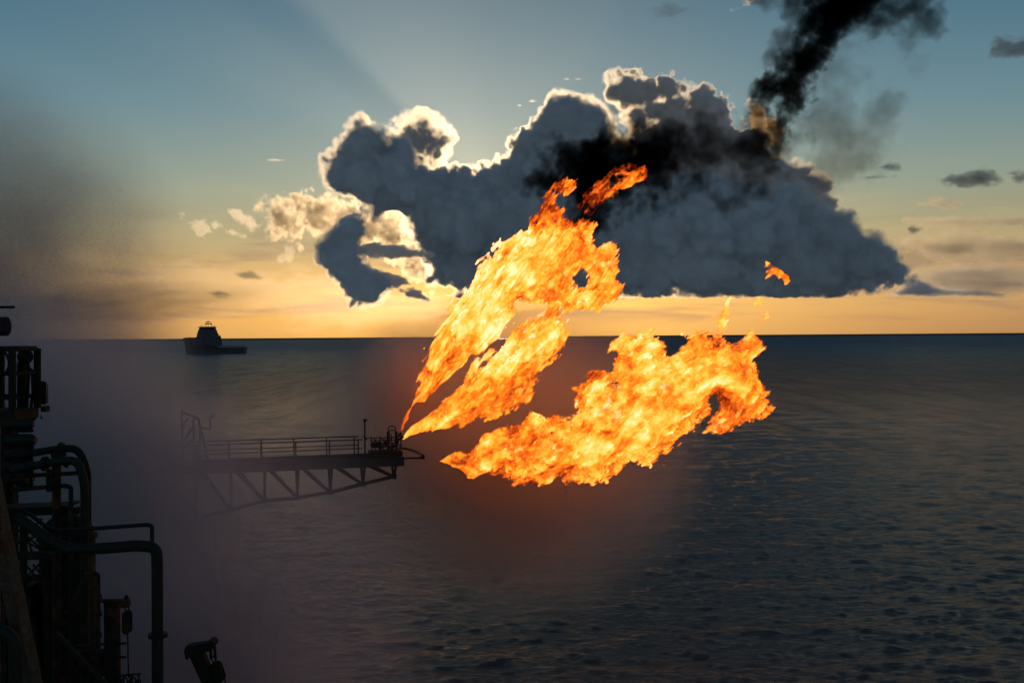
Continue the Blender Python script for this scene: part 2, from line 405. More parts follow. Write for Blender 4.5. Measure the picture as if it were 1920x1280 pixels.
    wisp_cloud('scud_cloud', [[(672,466),(700,456),(740,460),(790,470),(808,480),(760,484),(700,478)], [(688,503),(712,508),(738,520),(764,530),(745,536),(710,524)], [(752,545),(790,546),(802,560),(768,558)]],
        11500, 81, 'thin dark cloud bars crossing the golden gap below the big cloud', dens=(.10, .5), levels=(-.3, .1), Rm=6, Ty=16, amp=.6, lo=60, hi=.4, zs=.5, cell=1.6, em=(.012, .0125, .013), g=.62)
    wisp_cloud('puff_cloud', [[(1396,200),(1420,190),(1440,215),(1470,240),(1460,270),(1436,290),(1412,262)]], 13200, 87, 'orange lit cloud patch showing through the foot of the black smoke column', alb=(1, .82, .55), dens=(.05, .12), Rm=10, Ty=14, amp=.5, lo=60)  # orange of the sunlight is put into this vapour's own colour
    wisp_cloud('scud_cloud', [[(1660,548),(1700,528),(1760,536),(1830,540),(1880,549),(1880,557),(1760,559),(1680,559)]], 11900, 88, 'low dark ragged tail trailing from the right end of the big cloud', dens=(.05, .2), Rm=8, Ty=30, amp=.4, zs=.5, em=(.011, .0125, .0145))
    wisp_cloud('puff_cloud', [[(328,408),(342,405),(350,412),(338,416)], [(350,412),(365,410),(398,428),(384,441),(352,432)]], 13000, 91, 'tiny golden cloud puff, leftmost above the distant ship', dens=(.04, .09), Rm=6, Ty=8, amp=.7, lo=70, hi=.5, cell=1.5, levels=(-.2, .3), group=None)
    for k, (pl, lb) in enumerate((([(430,395),(452,392),(470,404),(492,425),(470,432),(445,418)], 'largest of the small golden puffs left of the golden veil'), ([(422,430),(455,434),(464,446),(432,442)], 'flat golden puff just under the largest small puff'),
                                  ([(478,385),(500,379),(508,391),(486,397)], 'little golden puff right beside the golden veil'), ([(395,420),(412,414),(418,421),(402,427)], 'golden fleck between the leftmost puff and the largest small puff'))):
        wisp_cloud('puff_cloud', [pl], 13000, 95 + k * 3, lb, dens=(.04, .09), Rm=6, Ty=8, amp=.5, lo=70, hi=.4, cell=1.5, levels=(-.2, .3), group='small golden cloud puffs')
    wisp_cloud('puff_cloud', [[(532,462),(556,458),(560,480),(545,500),(530,488)]], 13000, 99, 'small golden puff just below the golden veil', dens=(.012, .03), Rm=7, Ty=8, amp=.7, lo=50)
    wisp_cloud('layer_cloud', [[(1700,412),(1760,405),(1850,402),(1960,410),(1960,425),(1840,428),(1740,424)], [(1728,378),(1765,372),(1800,388),(1812,398),(1770,392)]], 13500, 111, 'thin golden cloud sheet at the right, with a curled wisp above it', g=.76, alb=(1, .95, .86), dens=(.026, .035), Rm=8, Ty=30, amp=.5, zs=.35, lo=120)
    wisp_cloud('layer_cloud', [[(1680,452),(1740,448),(1800,440),(1880,446),(1960,440),(1960,500),(1880,492),(1800,478),(1730,486),(1700,470)]], 13800, 121, 'broken golden cloud bank right of the big cloud above the grey one', g=.76, alb=(1, .95, .86), dens=(.018, .035), Rm=12, Ty=40, amp=.7, zs=.6, lo=120)
    wisp_cloud('layer_cloud', [[(1735,545),(1700,498),(1780,490),(1860,486),(1960,495),(1960,556),(1870,556),(1780,556)]], 13000, 131, 'dull grey cloud bank low over the right end of the horizon', dens=(.012, .03), Rm=16, Ty=60, amp=.4, zs=.4, lo=150, alb=(.9, .9, .93))
    wisp_cloud('scud_cloud', [[(1852,85),(1875,72),(1910,72),(1960,80),(1960,104),(1900,107),(1865,100)]], 9000, 141, 'dark flat cloud scrap at the upper right edge', dens=(.012, .03), Rm=14, Ty=20, amp=.4, zs=.6, g=.5, alb=(.75, .85, .9))
    wisp_cloud('scud_cloud', [[(1755,338),(1800,326),(1835,318),(1860,322),(1885,342),(1850,345),(1800,343)], [(1895,325),(1960,318),(1960,345),(1905,340)]], 9500, 151, 'dark ragged cloud scraps in a row at the right edge, mid height', dens=(.02, .04), Rm=10, Ty=16, amp=.5, zs=.6, g=.5, alb=(.75, .85, .9))
    wisp_cloud('scud_cloud', [[(1642,313),(1665,305),(1695,308),(1690,319),(1660,321)], [(1622,333),(1645,328),(1676,331),(1660,338)]], 9500, 161, 'pair of small dark cloud slivers right of the smoke veil', dens=(.02, .04), Rm=7, Ty=12, amp=.4, zs=.5, g=.5, alb=(.75, .85, .9))
    wisp_cloud('scud_cloud', [[(1706,428),(1718,420),(1730,430),(1724,442),(1710,440)]], 9800, 171, 'small round dark cloud scrap beside the golden sheet', dens=(.04, .08), Rm=7, Ty=10, amp=.4, g=.5, alb=(.8, .85, .9))
    wisp_cloud('puff_cloud', [[(1358,20),(1385,6),(1420,-10),(1430,-2),(1400,18),(1375,26)]], 12500, 181, 'small bright cloud scrap cut by the top edge beside the smoke', dens=(.03, .05), Rm=7, Ty=10, amp=.5, zs=.6)
    wisp_cloud('scud_cloud', [[(1215,22),(1245,8),(1300,8),(1310,22),(1260,38),(1230,34)]], 12500, 191, 'faint grey cloud scrap near the top edge left of the smoke', dens=(.006, .012), Rm=12, Ty=14, amp=.4, zs=.6, g=.4, alb=(.8, .85, .9))
    wisp_cloud('sliver_cloud', [[(500,300),(515,297),(536,299),(532,302),(512,303)]], 12500, 201, 'single thin white cloud sliver in the clear sky at the left', dens=(.05, .08), Rm=3, Ty=6, amp=.25, lo=30, hi=.1, cell=1.2, pad=10, zs=.4)
    for k, (pl, lb) in enumerate((([(1054,149),(1064,146),(1072,149),(1064,151)], 'left one of the tiny pair of white slivers above the big cloud'), ([(1076,148),(1083,146),(1093,149),(1084,151)], 'right one of the tiny pair of white slivers above the big cloud'),
                                  ([(966,198),(974,195),(981,198),(974,200)], 'faint white sliver above the left shoulder of the big cloud'), ([(990,190),(998,187),(1006,190),(998,192)], 'white sliver just right of another one over the left shoulder'))):
        wisp_cloud('sliver_cloud', [pl], 12500, 211 + k * 3, lb, dens=(.06, .1), Rm=3, Ty=5, amp=.15, lo=30, hi=.05, cell=1.2, pad=10, zs=.4, group='white cloud slivers')
    for k, (pl, lb) in enumerate((([(390,548),(412,540),(440,552),(425,558),(402,556)], 'larger dark smudge of cloud in the haze above the distant ship'), ([(445,515),(470,508),(490,520),(465,522)], 'smaller dark smudge of cloud, up and right of the larger one'))):
        wisp_cloud('scud_cloud', [pl], 12000, 221 + k * 3, lb, dens=(.02, .03), Rm=8, Ty=14, amp=.4, zs=.6, g=.5, alb=(.8, .8, .82))
#--END CLOUDS
#--REST
# ------------------------------------------------------------------ generic mesh builder for hard things
class MB:
    def __init__(s): s.v = []; s.f = []
    def add(s, v, f):
        n = len(s.v); s.v += [tuple(p) for p in v]; s.f += [tuple(i + n for i in q) for q in f]; return s
    def tube(s, path, r, seg=12, caps=True):
        """round bar along a polyline; r is one radius or one per point"""
        P = [Vector(p) for p in path]; n = len(P); R = r if isinstance(r, (list, tuple)) else [r] * n
        T = []
        for i in range(n):
            a = P[i] - P[i-1] if i else P[1] - P[0]; b = P[i+1] - P[i] if i < n-1 else a
            t_ = (a.normalized() + b.normalized()); T.append(t_.normalized() if t_.length > 1e-6 else a.normalized())
        ref = Vector((0, 0, 1)) if abs(T[0].z) < 0.9 else Vector((1, 0, 0))
        u = T[0].cross(ref).normalized(); V = []
        for i in range(n):
            u = (u - T[i] * u.dot(T[i])).normalized(); v = T[i].cross(u)
            for k in range(seg):
                a = 2 * PI * k / seg; V.append(P[i] + (u * math.cos(a) + v * math.sin(a)) * R[i])
        Fc = []
        for i in range(n - 1):
            for k in range(seg):
                k2 = (k + 1) % seg; Fc.append((i*seg+k, i*seg+k2, (i+1)*seg+k2, (i+1)*seg+k))
        if caps: Fc.append(tuple(range(seg))[::-1]); Fc.append(tuple((n-1)*seg+k for k in range(seg)))
        return s.add(V, Fc)
    def bar(s, a, b, w_, h_, up=(0, 0, 1)):
        """rectangular bar from a to b"""
        a, b = Vector(a), Vector(b); t_ = (b - a).normalized(); up = Vector(up)
        if abs(t_.dot(up)) > 0.98: up = Vector((0, 1, 0))
        x = t_.cross(up).normalized() * w_ / 2; y = x.cross(t_).normalized() * h_ / 2
        V = [p + dx + dy for p in (a, b) for dx, dy in ((-x, -y), (x, -y), (x, y), (-x, y))]
        return s.add(V, [(0,1,2,3)[::-1], (4,5,6,7), (0,1,5,4), (1,2,6,5), (2,3,7,6), (3,0,4,7)])
    def box(s, lo, hi):
        V = [(x, y, z) for z in (lo[2], hi[2]) for x, y in ((lo[0], lo[1]), (hi[0], lo[1]), (hi[0], hi[1]), (lo[0], hi[1]))]
        return s.add(V, [(3,2,1,0), (4,5,6,7), (0,1,5,4), (1,2,6,5), (2,3,7,6), (3,0,4,7)])
    def prism(s, poly, off):
        """flat polygon pushed along off"""
        off = Vector(off); n = len(poly)
        V = [Vector(p) for p in poly] + [Vector(p) + off for p in poly]
        return s.add(V, [tuple(range(n))[::-1], tuple(range(n, 2*n))] + [(i, (i+1) % n, (i+1) % n + n, i + n) for i in range(n)])
    def lathe(s, c, axis, prof, seg=20):
        c = Vector(c); t_ = Vector(axis).normalized(); ref = Vector((0,0,1)) if abs(t_.z) < .9 else Vector((1,0,0))
        u = t_.cross(ref).normalized(); v = t_.cross(u); V = []
        for (r, h) in prof:
            for k in range(seg):
                a = 2*PI*k/seg; V.append(c + t_*h + (u*math.cos(a) + v*math.sin(a))*r)
        Fc = [(i*seg+k, i*seg+(k+1)%seg, (i+1)*seg+(k+1)%seg, (i+1)*seg+k) for i in range(len(prof)-1) for k in range(seg)]
        Fc.append(tuple(range(seg))[::-1]); Fc.append(tuple((len(prof)-1)*seg+k for k in range(seg)))
        return s.add(V, Fc)
    def build(s, name, mat, parent=None, bevel=0.0, smooth=True):
        me = bpy.data.meshes.new(name); me.from_pydata(s.v, [], s.f)
        bm = bmesh.new(); bm.from_mesh(me); bmesh.ops.recalc_face_normals(bm, faces=bm.faces)
        if bevel: bmesh.ops.bevel(bm, geom=[e for e in bm.edges if len(e.link_faces) == 2 and e.calc_face_angle(0) > 0.7], offset=bevel, segments=2, affect='EDGES')
        bm.to_mesh(me); bm.free()
        if smooth:
            for p in me.polygons: p.use_smooth = True
            me.set_sharp_from_angle(angle=math.radians(38))
        return link_mesh(name, me, mat, parent)
def fillet(P, r, n=7):
    """polyline with rounded corners"""
    P = [Vector(p) for p in P]; out = [P[0]]
    for i in range(1, len(P) - 1):
        a, b, c = P[i-1], P[i], P[i+1]; d1 = (a - b); d2 = (c - b); rr = min(r, d1.length * .48, d2.length * .48)
        p1 = b + d1.normalized() * rr; p2 = b + d2.normalized() * rr
        for k in range(n + 1):
            t_ = k / n; out.append(p1 * (1-t_)**2 + b * 2*t_*(1-t_) + p2 * t_*t_)
    out.append(P[-1]); return out
def paint(name, col, rust=0.3, rough=0.55, metal=0.0, scale=3.0):
    m, nt, out = new_mat(name)
    tcn = nt.n.new('ShaderNodeTexCoord')
    n1 = nt.new('ShaderNodeTexNoise', {'Vector': tcn.outputs['Object'], 'Scale': scale, 'Detail': 8.0, 'Roughness': 0.65})
    n2 = nt.new('ShaderNodeTexNoise', {'Vector': tcn.outputs['Object'], 'Scale': scale * 6, 'Detail': 5.0})
    dirt = nt.smooth(n1.outputs[0], 0.62 - rust * 0.3, 0.70 - rust * 0.2)
    c = nt.mix(nt.smooth(n2.outputs[0], 0.3, 0.75), tuple(x * .7 for x in col), tuple(x * 1.15 for x in col))
    c = nt.mix(dirt, c, (.055, .022, .010))
    b = nt.new('ShaderNodeBsdfPrincipled', {'Base Color': c, 'Roughness': min(.9, rough + .2), 'Metallic': metal, 'Specular IOR Level': .18})
    bp = nt.new('ShaderNodeBump', {'Height': n2.outputs[0], 'Strength': 0.25, 'Distance': 0.01})
    nt.l.new(bp.outputs[0], b.inputs['Normal']); nt.l.new(b.outputs[0], out.inputs[0])
    return m
M_BOOM = paint('boom grey paint', (.05, .036, .032), 0.4)
M_BURN = paint('scorched steel', (.07, .035, .025), 0.7)
M_DARK = paint('dark green steel', (.010, .010, .006), 0.25)
M_GREEN = paint('green pipe paint', (.012, .015, .009), 0.2, 0.4)
M_BROWN = paint('brown pipe paint', (.020, .010, .006), 0.5)
M_BLACK = paint('black steel', (.006, .005, .004), 0.3)
M_CREAM = paint('worn cream paint', (.075, .055, .035), 0.45, 0.6)
M_OLIVE = paint('olive steel', (.022, .018, .008), 0.3)
M_RED = paint('red sign paint', (.35, .10, .08), 0.1)
M_HULL = paint('dark hull paint', (.07, .072, .08), 0.1, 0.5, 0, .05)  # paint lightened to stand in for haze over the distant ship
M_SUPER = paint('grey ship paint', (.075, .075, .08), 0.05, 0.5, 0, .05)
M_ROPE = paint('rope', (.03, .025, .02), 0.1, 0.9)

# ------------------------------------------------------------------ the sea
if 'sea' not in SKIP:
    rr = [14.0]
    while rr[-1] < 2200: rr.append(rr[-1] + max(0.10, rr[-1] ** 2 / (H * F) * 1.05))
    while rr[-1] < 90000: rr.append(rr[-1] * 1.06)
    rr = np.array(rr)
    a_f = np.radians(np.arange(-33, 33.001, 66 / 1150)); a_c = np.radians(np.linspace(33, 327, 120)[1:-1])
    aa = np.concatenate([a_f, a_c])
    NR, NA = len(rr), len(aa)
    Rg, Ag = np.meshgrid(rr, aa, indexing='ij')
    X = (Rg * np.sin(Ag)).astype(np.float32); Yv = (Rg * np.cos(Ag)).astype(np.float32)
    Z = np.zeros_like(X)
    rng = np.random.default_rng(11)
    res = np.maximum(np.gradient(rr)[:, None], 0.0)
    near = NR if rr[-1] < 2200 else int(np.searchsorted(rr, 2200))
    for i in range(95):
        lam = 0.55 * (30 / 0.55) ** (i / 94.0) * rng.uniform(0.9, 1.1)
        th = math.radians(97) + rng.normal() * math.radians(25)
        amp = 0.0062 * min(lam, 3.0) ** 0.75 * (max(lam, 3.0) / 3.0) ** -0.35
        kx, ky = 2*PI/lam * math.cos(th), 2*PI/lam * math.sin(th)
        att = np.clip((lam / np.maximum(res, 1e-3) - 1.6) / 2.5, 0, 1).astype(np.float32)
        sub = att[:, 0] > 0
        nn_ = int(sub.sum())
        if nn_ == 0: continue
        ph = kx * X[:nn_] + ky * Yv[:nn_] + rng.uniform(0, 6.28)
        sn = np.sin(ph)
        Z[:nn_] += amp * att[:nn_] * (sn + 0.35 * (sn * sn - 0.5))
    pts = np.stack([X.ravel(), Yv.ravel(), Z.ravel()], 1)
    i0 = np.arange(NR - 1)[:, None] * NA; j0 = np.arange(NA)[None, :]; j1 = (j0 + 1) % NA
    q = np.stack([i0 + j0, i0 + NA + j0, i0 + NA + j1, i0 + j1], -1).reshape(-1, 4)[:, ::-1]
    # inner disc
    pts = np.concatenate([pts, [[0, 0, 0]]])
    me = mesh_np('sea', pts, q)
    m, nt, out = new_mat('sea water')
    geo = nt.n.new('ShaderNodeNewGeometry')
    dist = nt.new('ShaderNodeVectorMath', {0: geo.outputs['Position']}, operation='LENGTH').outputs['Value']
    mp = nt.new('ShaderNodeVectorMath', {0: geo.outputs['Position'], 1: (0.34, 1.0, 1.0)}, operation='MULTIPLY')
    n1 = nt.new('ShaderNodeTexNoise', {'Vector': mp.outputs[0], 'Scale': 2.2, 'Detail': 6.0, 'Roughness': 0.65, 'Distortion': 0.3})
    n2 = nt.new('ShaderNodeTexNoise', {'Vector': mp.outputs[0], 'Scale': 0.10, 'Detail': 9.0, 'Roughness': 0.62})
    n3 = nt.new('ShaderNodeTexNoise', {'Vector': mp.outputs[0], 'Scale': 0.012, 'Detail': 8.0, 'Roughness': 0.6})
    f1 = nt.math('SUBTRACT', 1.0, nt.smooth(dist, 60, 500))
    f2 = nt.smooth(dist, 60, 700)
    hgt = nt.math('ADD', nt.math('MULTIPLY', nt.math('MULTIPLY', n1.outputs[0], 0.20), f1), nt.math('MULTIPLY', n2.outputs[0], nt.math('MULTIPLY', f2, 3.4)))
    hgt = nt.math('ADD', hgt, nt.math('MULTIPLY', n3.outputs[0], nt.math('MULTIPLY', nt.smooth(dist, 900, 6000), 5.0)))
    bp = nt.new('ShaderNodeBump', {'Height': hgt, 'Strength': 1.0, 'Distance': 1.0})
    fr_ = nt.new('ShaderNodeFresnel', {'IOR': 1.333, 'Normal': bp.outputs[0]})
    # wave faces hide one another at grazing angles, so the mean reflectance levels off far away
    cap = nt.math('SUBTRACT', 0.55, nt.math('MULTIPLY', nt.smooth(dist, 40, 450), 0.33))
    gp = nt.new('ShaderNodeVectorMath', {0: geo.outputs['Position'], 1: (.11, .013, 1.0)}, operation='MULTIPLY')
    gn = nt.new('ShaderNodeTexNoise', {'Vector': gp.outputs[0], 'Scale': 1.0, 'Detail': 10.0, 'Roughness': 0.76})
    gust = nt.math('MULTIPLY', nt.math('SUBTRACT', gn.outputs[0], 0.5), nt.math('MULTIPLY', nt.smooth(dist, 40, 300), 2.6))      # wind gusts roughen patches of water
    cap = nt.math('MULTIPLY', cap, nt.math('ADD', 1.0, gust))
    cap = nt.math('MULTIPLY', cap, nt.math('SUBTRACT', 1.0, nt.math('MULTIPLY', nt.smooth(dist, 7000, 14000), 0.85)))  # reflectance cut far out to suppress sun glitter beyond the cloud
    fac = nt.math('MULTIPLY', cap, nt.math('SUBTRACT', 1.0, nt.math('EXPONENT', nt.math('DIVIDE', nt.math('MULTIPLY', fr_.outputs[0], -1.0), cap))))
    gls = nt.new('ShaderNodeBsdfGlossy', {'Color': nt.mix(nt.smooth(dist, 60, 700), (1.0, .90, .86), (.68, .82, 1.0)), 'Roughness': nt.math('ADD', 0.13, nt.math('MULTIPLY', nt.smooth(dist, 150, 3000), 0.25)), 'Normal': bp.outputs[0]})  # reflection tinted warm near and cool far to shift the mirrored sky colour
    dif = nt.new('ShaderNodeBsdfDiffuse', {'Color': (.055, .047, .047, 1), 'Normal': bp.outputs[0]})
    b = nt.new('ShaderNodeMixShader', {0: fac, 1: dif.outputs[0], 2: gls.outputs[0]})
    nt.l.new(b.outputs[0], out.inputs[0])
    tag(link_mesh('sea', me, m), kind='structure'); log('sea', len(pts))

# ------------------------------------------------------------------ flames and smoke
def plume(polys, cell, depth, Y, seed, pad=22, n_lo=0.30, lo=240, n_hi=0.0, hi=20, billow=0.16, blen=110, beta=4.6, stretch=(1, 1, 1)):
    """normalised field of tapering jets: polys = [[(px, py, r, temp, dy)...]...]"""
    xs = [p[0] + s_ * p[2] for q in polys for p in q for s_ in (-1, 1)]; ys = [p[1] + s_ * p[2] for q in polys for p in q for s_ in (-1, 1)]
    fr = Frame(min(xs) - pad, min(ys) - pad, max(xs) + pad, max(ys) + pad, depth, cell, Y)
    ax, ay, az = fr.axes()
    fld = np.full(fr.n, -3.0, np.float32)
    for q in polys:
        for a, b in zip(q[:-1], q[1:]):
            R = max(a[2], b[2]) * 2.2 + 6
            i0, i1 = np.searchsorted(ax, (min(a[0], b[0]) - R, max(a[0], b[0]) + R))
            k0 = max(0, int((fr.y1 - max(a[1], b[1]) - R) / cell)); k1 = min(fr.n[2], int((fr.y1 - min(a[1], b[1]) + R) / cell) + 2)
            if i1 <= i0 or k1 <= k0: continue
            A = np.array((a[0], a[4] if len(a) > 4 else 0, a[1]), float); B = np.array((b[0], b[4] if len(b) > 4 else 0, b[1]), float); AB = B - A
            dx = ax[i0:i1, None, None] - A[0]; dy = ay[None, :, None] - A[1]; dz = az[None, None, k0:k1] - A[2]
            t_ = np.clip((dx * AB[0] + dy * AB[1] + dz * AB[2]) / (AB @ AB), 0, 1)
            d = np.sqrt((dx - t_ * AB[0]) ** 2 + ((dy - t_ * AB[1]) * 1.0) ** 2 + (dz - t_ * AB[2]) ** 2)
            r = a[2] + t_ * (b[2] - a[2])
            sub = fld[i0:i1, :, k0:k1]; np.maximum(sub, 1 - d / r, out=sub)
    N1 = fnoise(fr.n, beta, lo / cell, 1.4, seed, stretch)
    fld += N1 * n_lo
    NB = None
    if billow:
        NB = np.abs(fnoise(fr.n, 4.8, blen / cell, 1.3, seed + 1, stretch))
        fld += (NB - 0.75) * billow
    if n_hi: fld += fnoise(fr.n, 3.2, hi / cell, 1.2, seed + 3, stretch) * n_hi
    return fr, fld, N1, NB
def temps(polys, fr, P):
    """temperature of the nearest axis at points P given in cells"""
    x = fr.x0 + P[:, 0] * fr.cell; y = P[:, 1] * fr.cell - fr.dep / 2; z = fr.y1 - P[:, 2] * fr.cell
    wsum = np.zeros(len(P)); tsum = np.zeros(len(P))
    for q in polys:
        for a, b in zip(q[:-1], q[1:]):
            A = np.array((a[0], a[1]), float); B = np.array((b[0], b[1]), float); AB = B - A
            t_ = np.clip(((x - A[0]) * AB[0] + (z - A[1]) * AB[1]) / (AB @ AB), 0, 1)
            r = a[2] + t_ * (b[2] - a[2])
            d = np.hypot(x - A[0] - t_ * AB[0], z - A[1] - t_ * AB[1]) / r
            w_ = np.exp(-3.5 * d) + 1e-9; wsum += w_; tsum += w_ * (a[3] + t_ * (b[3] - a[3]))
    return tsum / wsum
def flame_mat():
    m, nt, out = new_mat('burning oil flame')
    at_ = nt.new('ShaderNodeAttribute', attribute_name='fire_temp')
    op = nt.new('ShaderNodeAttribute', attribute_name='fire_thick')
    tcn = nt.n.new('ShaderNodeTexCoord')
    wn = nt.new('ShaderNodeTexNoise', {'Vector': tcn.outputs['Object'], 'Scale': 0.7, 'Detail': 5.0}, noise_dimensions='3D')
    wv = nt.new('ShaderNodeVectorMath', {0: wn.outputs['Color'], 1: (2.2, 2.2, 2.2)}, operation='MULTIPLY')
    wa = nt.new('ShaderNodeVectorMath', {0: tcn.outputs['Object'], 1: wv.outputs[0]}, operation='ADD')
    rt = nt.new('ShaderNodeMapping', {'Vector': wa.outputs[0], 'Rotation': (0, math.radians(42), 0), 'Scale': (.5, 1, 1.15)}, vector_type='TEXTURE') if False else nt.new('ShaderNodeVectorRotate', {'Vector': wa.outputs[0], 'Angle': math.radians(42)}, rotation_type='Y_AXIS')
    rs = nt.new('ShaderNodeVectorMath', {0: rt.outputs[0], 1: (.36, 1.0, 1.25)}, operation='MULTIPLY')
    nz = nt.new('ShaderNodeTexNoise', {'Vector': rs.outputs[0], 'Scale': 1.7, 'Detail': 10.0, 'Roughness': 0.68})
    n4 = nt.new('ShaderNodeTexNoise', {'Vector': rs.outputs[0], 'Scale': 0.8, 'Detail': 7.0, 'Roughness': 0.6})
    ridge = nt.math('MULTIPLY', nt.math('ABSOLUTE', nt.math('SUBTRACT', n4.outputs[0], 0.5)), 1.6)
    h = nt.math('ADD', at_.outputs['Fac'], nt.math('MULTIPLY', nt.math('SUBTRACT', nz.outputs[0], 0.5), 0.72))
    h = nt.math('ADD', h, nt.math('SUBTRACT', ridge, 0.04))
    lw = nt.new('ShaderNodeLayerWeight', {'Blend': 0.5})
    h = nt.math('ADD', nt.math('ADD', h, 0.10), nt.math('MULTIPLY', nt.math('POWER', lw.outputs['Facing'], 1.6), -0.48))      # thin at its limbs: cooler there
    col = nt.ramp(h, [(0.0, (.08, .004, .0)), (.16, (.32, .022, .002)), (.32, (.72, .10, .008)), (.46, (1.0, .155, .008)), (.60, (1.0, .225, .014)), (.75, (1.0, .325, .035)), (.90, (1.0, .43, .10)), (1.0, (1.0, .50, .24))])
    edge = nt.math('SUBTRACT', 1.0, nt.math('POWER', lw.outputs['Facing'], 2.0))
    al = nt.smooth(nt.math('ADD', nt.math('ADD', op.outputs['Fac'], nt.math('MULTIPLY', nt.math('SUBTRACT', nz.outputs[0], 0.5), 1.5)), nt.math('MULTIPLY', h, 0.3)), 0.20, 0.95)
    al = nt.math('MULTIPLY', al, edge)
    em = nt.new('ShaderNodeEmission', {'Color': col, 'Strength': nt.math('ADD', 1.0, nt.math('MULTIPLY', nt.smooth(h, 0.25, 0.65), 1.0))}); tr = nt.new('ShaderNodeBsdfTransparent')
    mx = nt.new('ShaderNodeMixShader', {0: al, 1: tr.outputs[0], 2: em.outputs[0]})
    nt.l.new(mx.outputs[0], out.inputs[0])
    m.cycles.emission_sampling = 'NONE'
    return m
def sheared(shape, beta, lmax, lmin, seed, k, st_=1.7):
    """turbulence drawn out along the direction (1, k) of the x-z plane"""
    nx, ny, nz_ = shape; ext = int(abs(k) * nx) + 2
    N = fnoise((nx, ny, nz_ + ext), beta, lmax, lmin, seed, (st_, 1.0, 1.0))
    out_ = np.empty(shape, np.float32)
    for i in range(nx):
        o_ = int(round(k * (nx - 1 - i))); out_[i] = N[i, :, o_:o_ + nz_]
    return out_
def flame(name, outline, pts, Y, seed, nozzle=None, holes=(), cell=1.6, Rm=26.0, Ty=34.0, amp=0.17, lo=200, bil=0.20, blen=80, fine=0.11, thick=0.75, soft=0.5, pad=26, slope=.8, label=None, extra=()):
    """flame body grown from its traced outline: width from the outline, depth from the local width, surface torn by turbulence"""
    polys = [outline] + list(extra)
    xs = [p[0] for q in polys for p in q]; ys = [p[1] for q in polys for p in q]
    fr = Frame(min(xs) - pad, min(ys) - pad, max(xs) + pad, max(ys) + pad, 2 * Ty * 1.6 + 10, cell, Y)
    ax, ay, az = fr.axes()
    XX, ZZ = np.meshgrid(ax, az, indexing='ij')
    sd = np.full(XX.shape, -1e9, np.float32)
    for q in polys:
        d = d_poly(XX, ZZ, q); sd = np.maximum(sd, np.where(in_poly(XX, ZZ, q), d, -d))
    for q in holes:
        d = d_poly(XX, ZZ, q); sd = np.minimum(sd, np.where(in_poly(XX, ZZ, q), -d, d))
    if nozzle: am = np.clip(np.hypot(XX - nozzle[0], ZZ - nozzle[1]) / 170.0, 0.16, 1.0)
    else: am = np.full(XX.shape, 0.8)
    am = am.astype(np.float32)
    g = np.minimum(sd, Rm * 1.3) / Rm
    yy = ay[None, :, None] / (Ty * am[:, None, :])
    N1 = fnoise(fr.n, 4.7, lo / cell, 1.4, seed)
    NB = np.abs(sheared(fr.n, 4.6, blen / cell, 1.3, seed + 1, slope))
    NF = sheared(fr.n, 4.2, 50 / cell, 1.2, seed + 2, slope)
    fld = g[:, None, :] - yy * yy + (N1 * amp + (NB - 0.75) * bil + NF * fine) * am[:, None, :]
    N2 = fnoise(fr.n, 4.0, 160 / cell, 1.5, seed + 20); N3 = fnoise(fr.n, 4.0, 120 / cell, 1.5, seed + 31)
    cp = np.array(pts, float)
    P, Q, Hh, K = [], [], [], []; n = 0
    for lv, dh, dt in ((0.12, 0.0, 0.0), (0.02, -0.03, -soft * .3), (-0.06, -0.07, -soft * .6), (-0.14, -0.13, -soft * .9), (-0.23, -0.18, -soft * 1.2)):
        p, q = iso(fld + (NF * (0.10 - lv) * 0.28 - lv) * am[:, None, :], 0.0)
        x = fr.x0 + p[:, 0] * cell; z = fr.y1 - p[:, 2] * cell
        ws = np.zeros(len(p)); ts = np.zeros(len(p))
        for c in cp:
            w_ = np.exp(-np.hypot(x - c[0], z - c[1]) / 14.0) + 1e-12; ws += w_; ts += w_ * c[2]
        h = ts / ws - 0.03 + 0.12 * sample(N2, p) + 0.14 * (sample(NB, p) - 0.7) + 0.05 * sample(NF, p)
        P.append(fr.world(p.astype(np.float64))); Q.append(q + n); n += len(p)
        Hh.append(h + dh); K.append(thick + dt + 0.22 * sample(N3, p) + (h - 0.5) * 0.6)
    me = mesh_np(name, np.concatenate(P), np.concatenate(Q))
    vattr(me, 'fire_temp', np.concatenate(Hh)); vattr(me, 'fire_thick', np.concatenate(K))
    o = link_mesh(name, me, M_FLAME); log(name, n)
    return tag(o, label, 'flame')
YF = 62.0
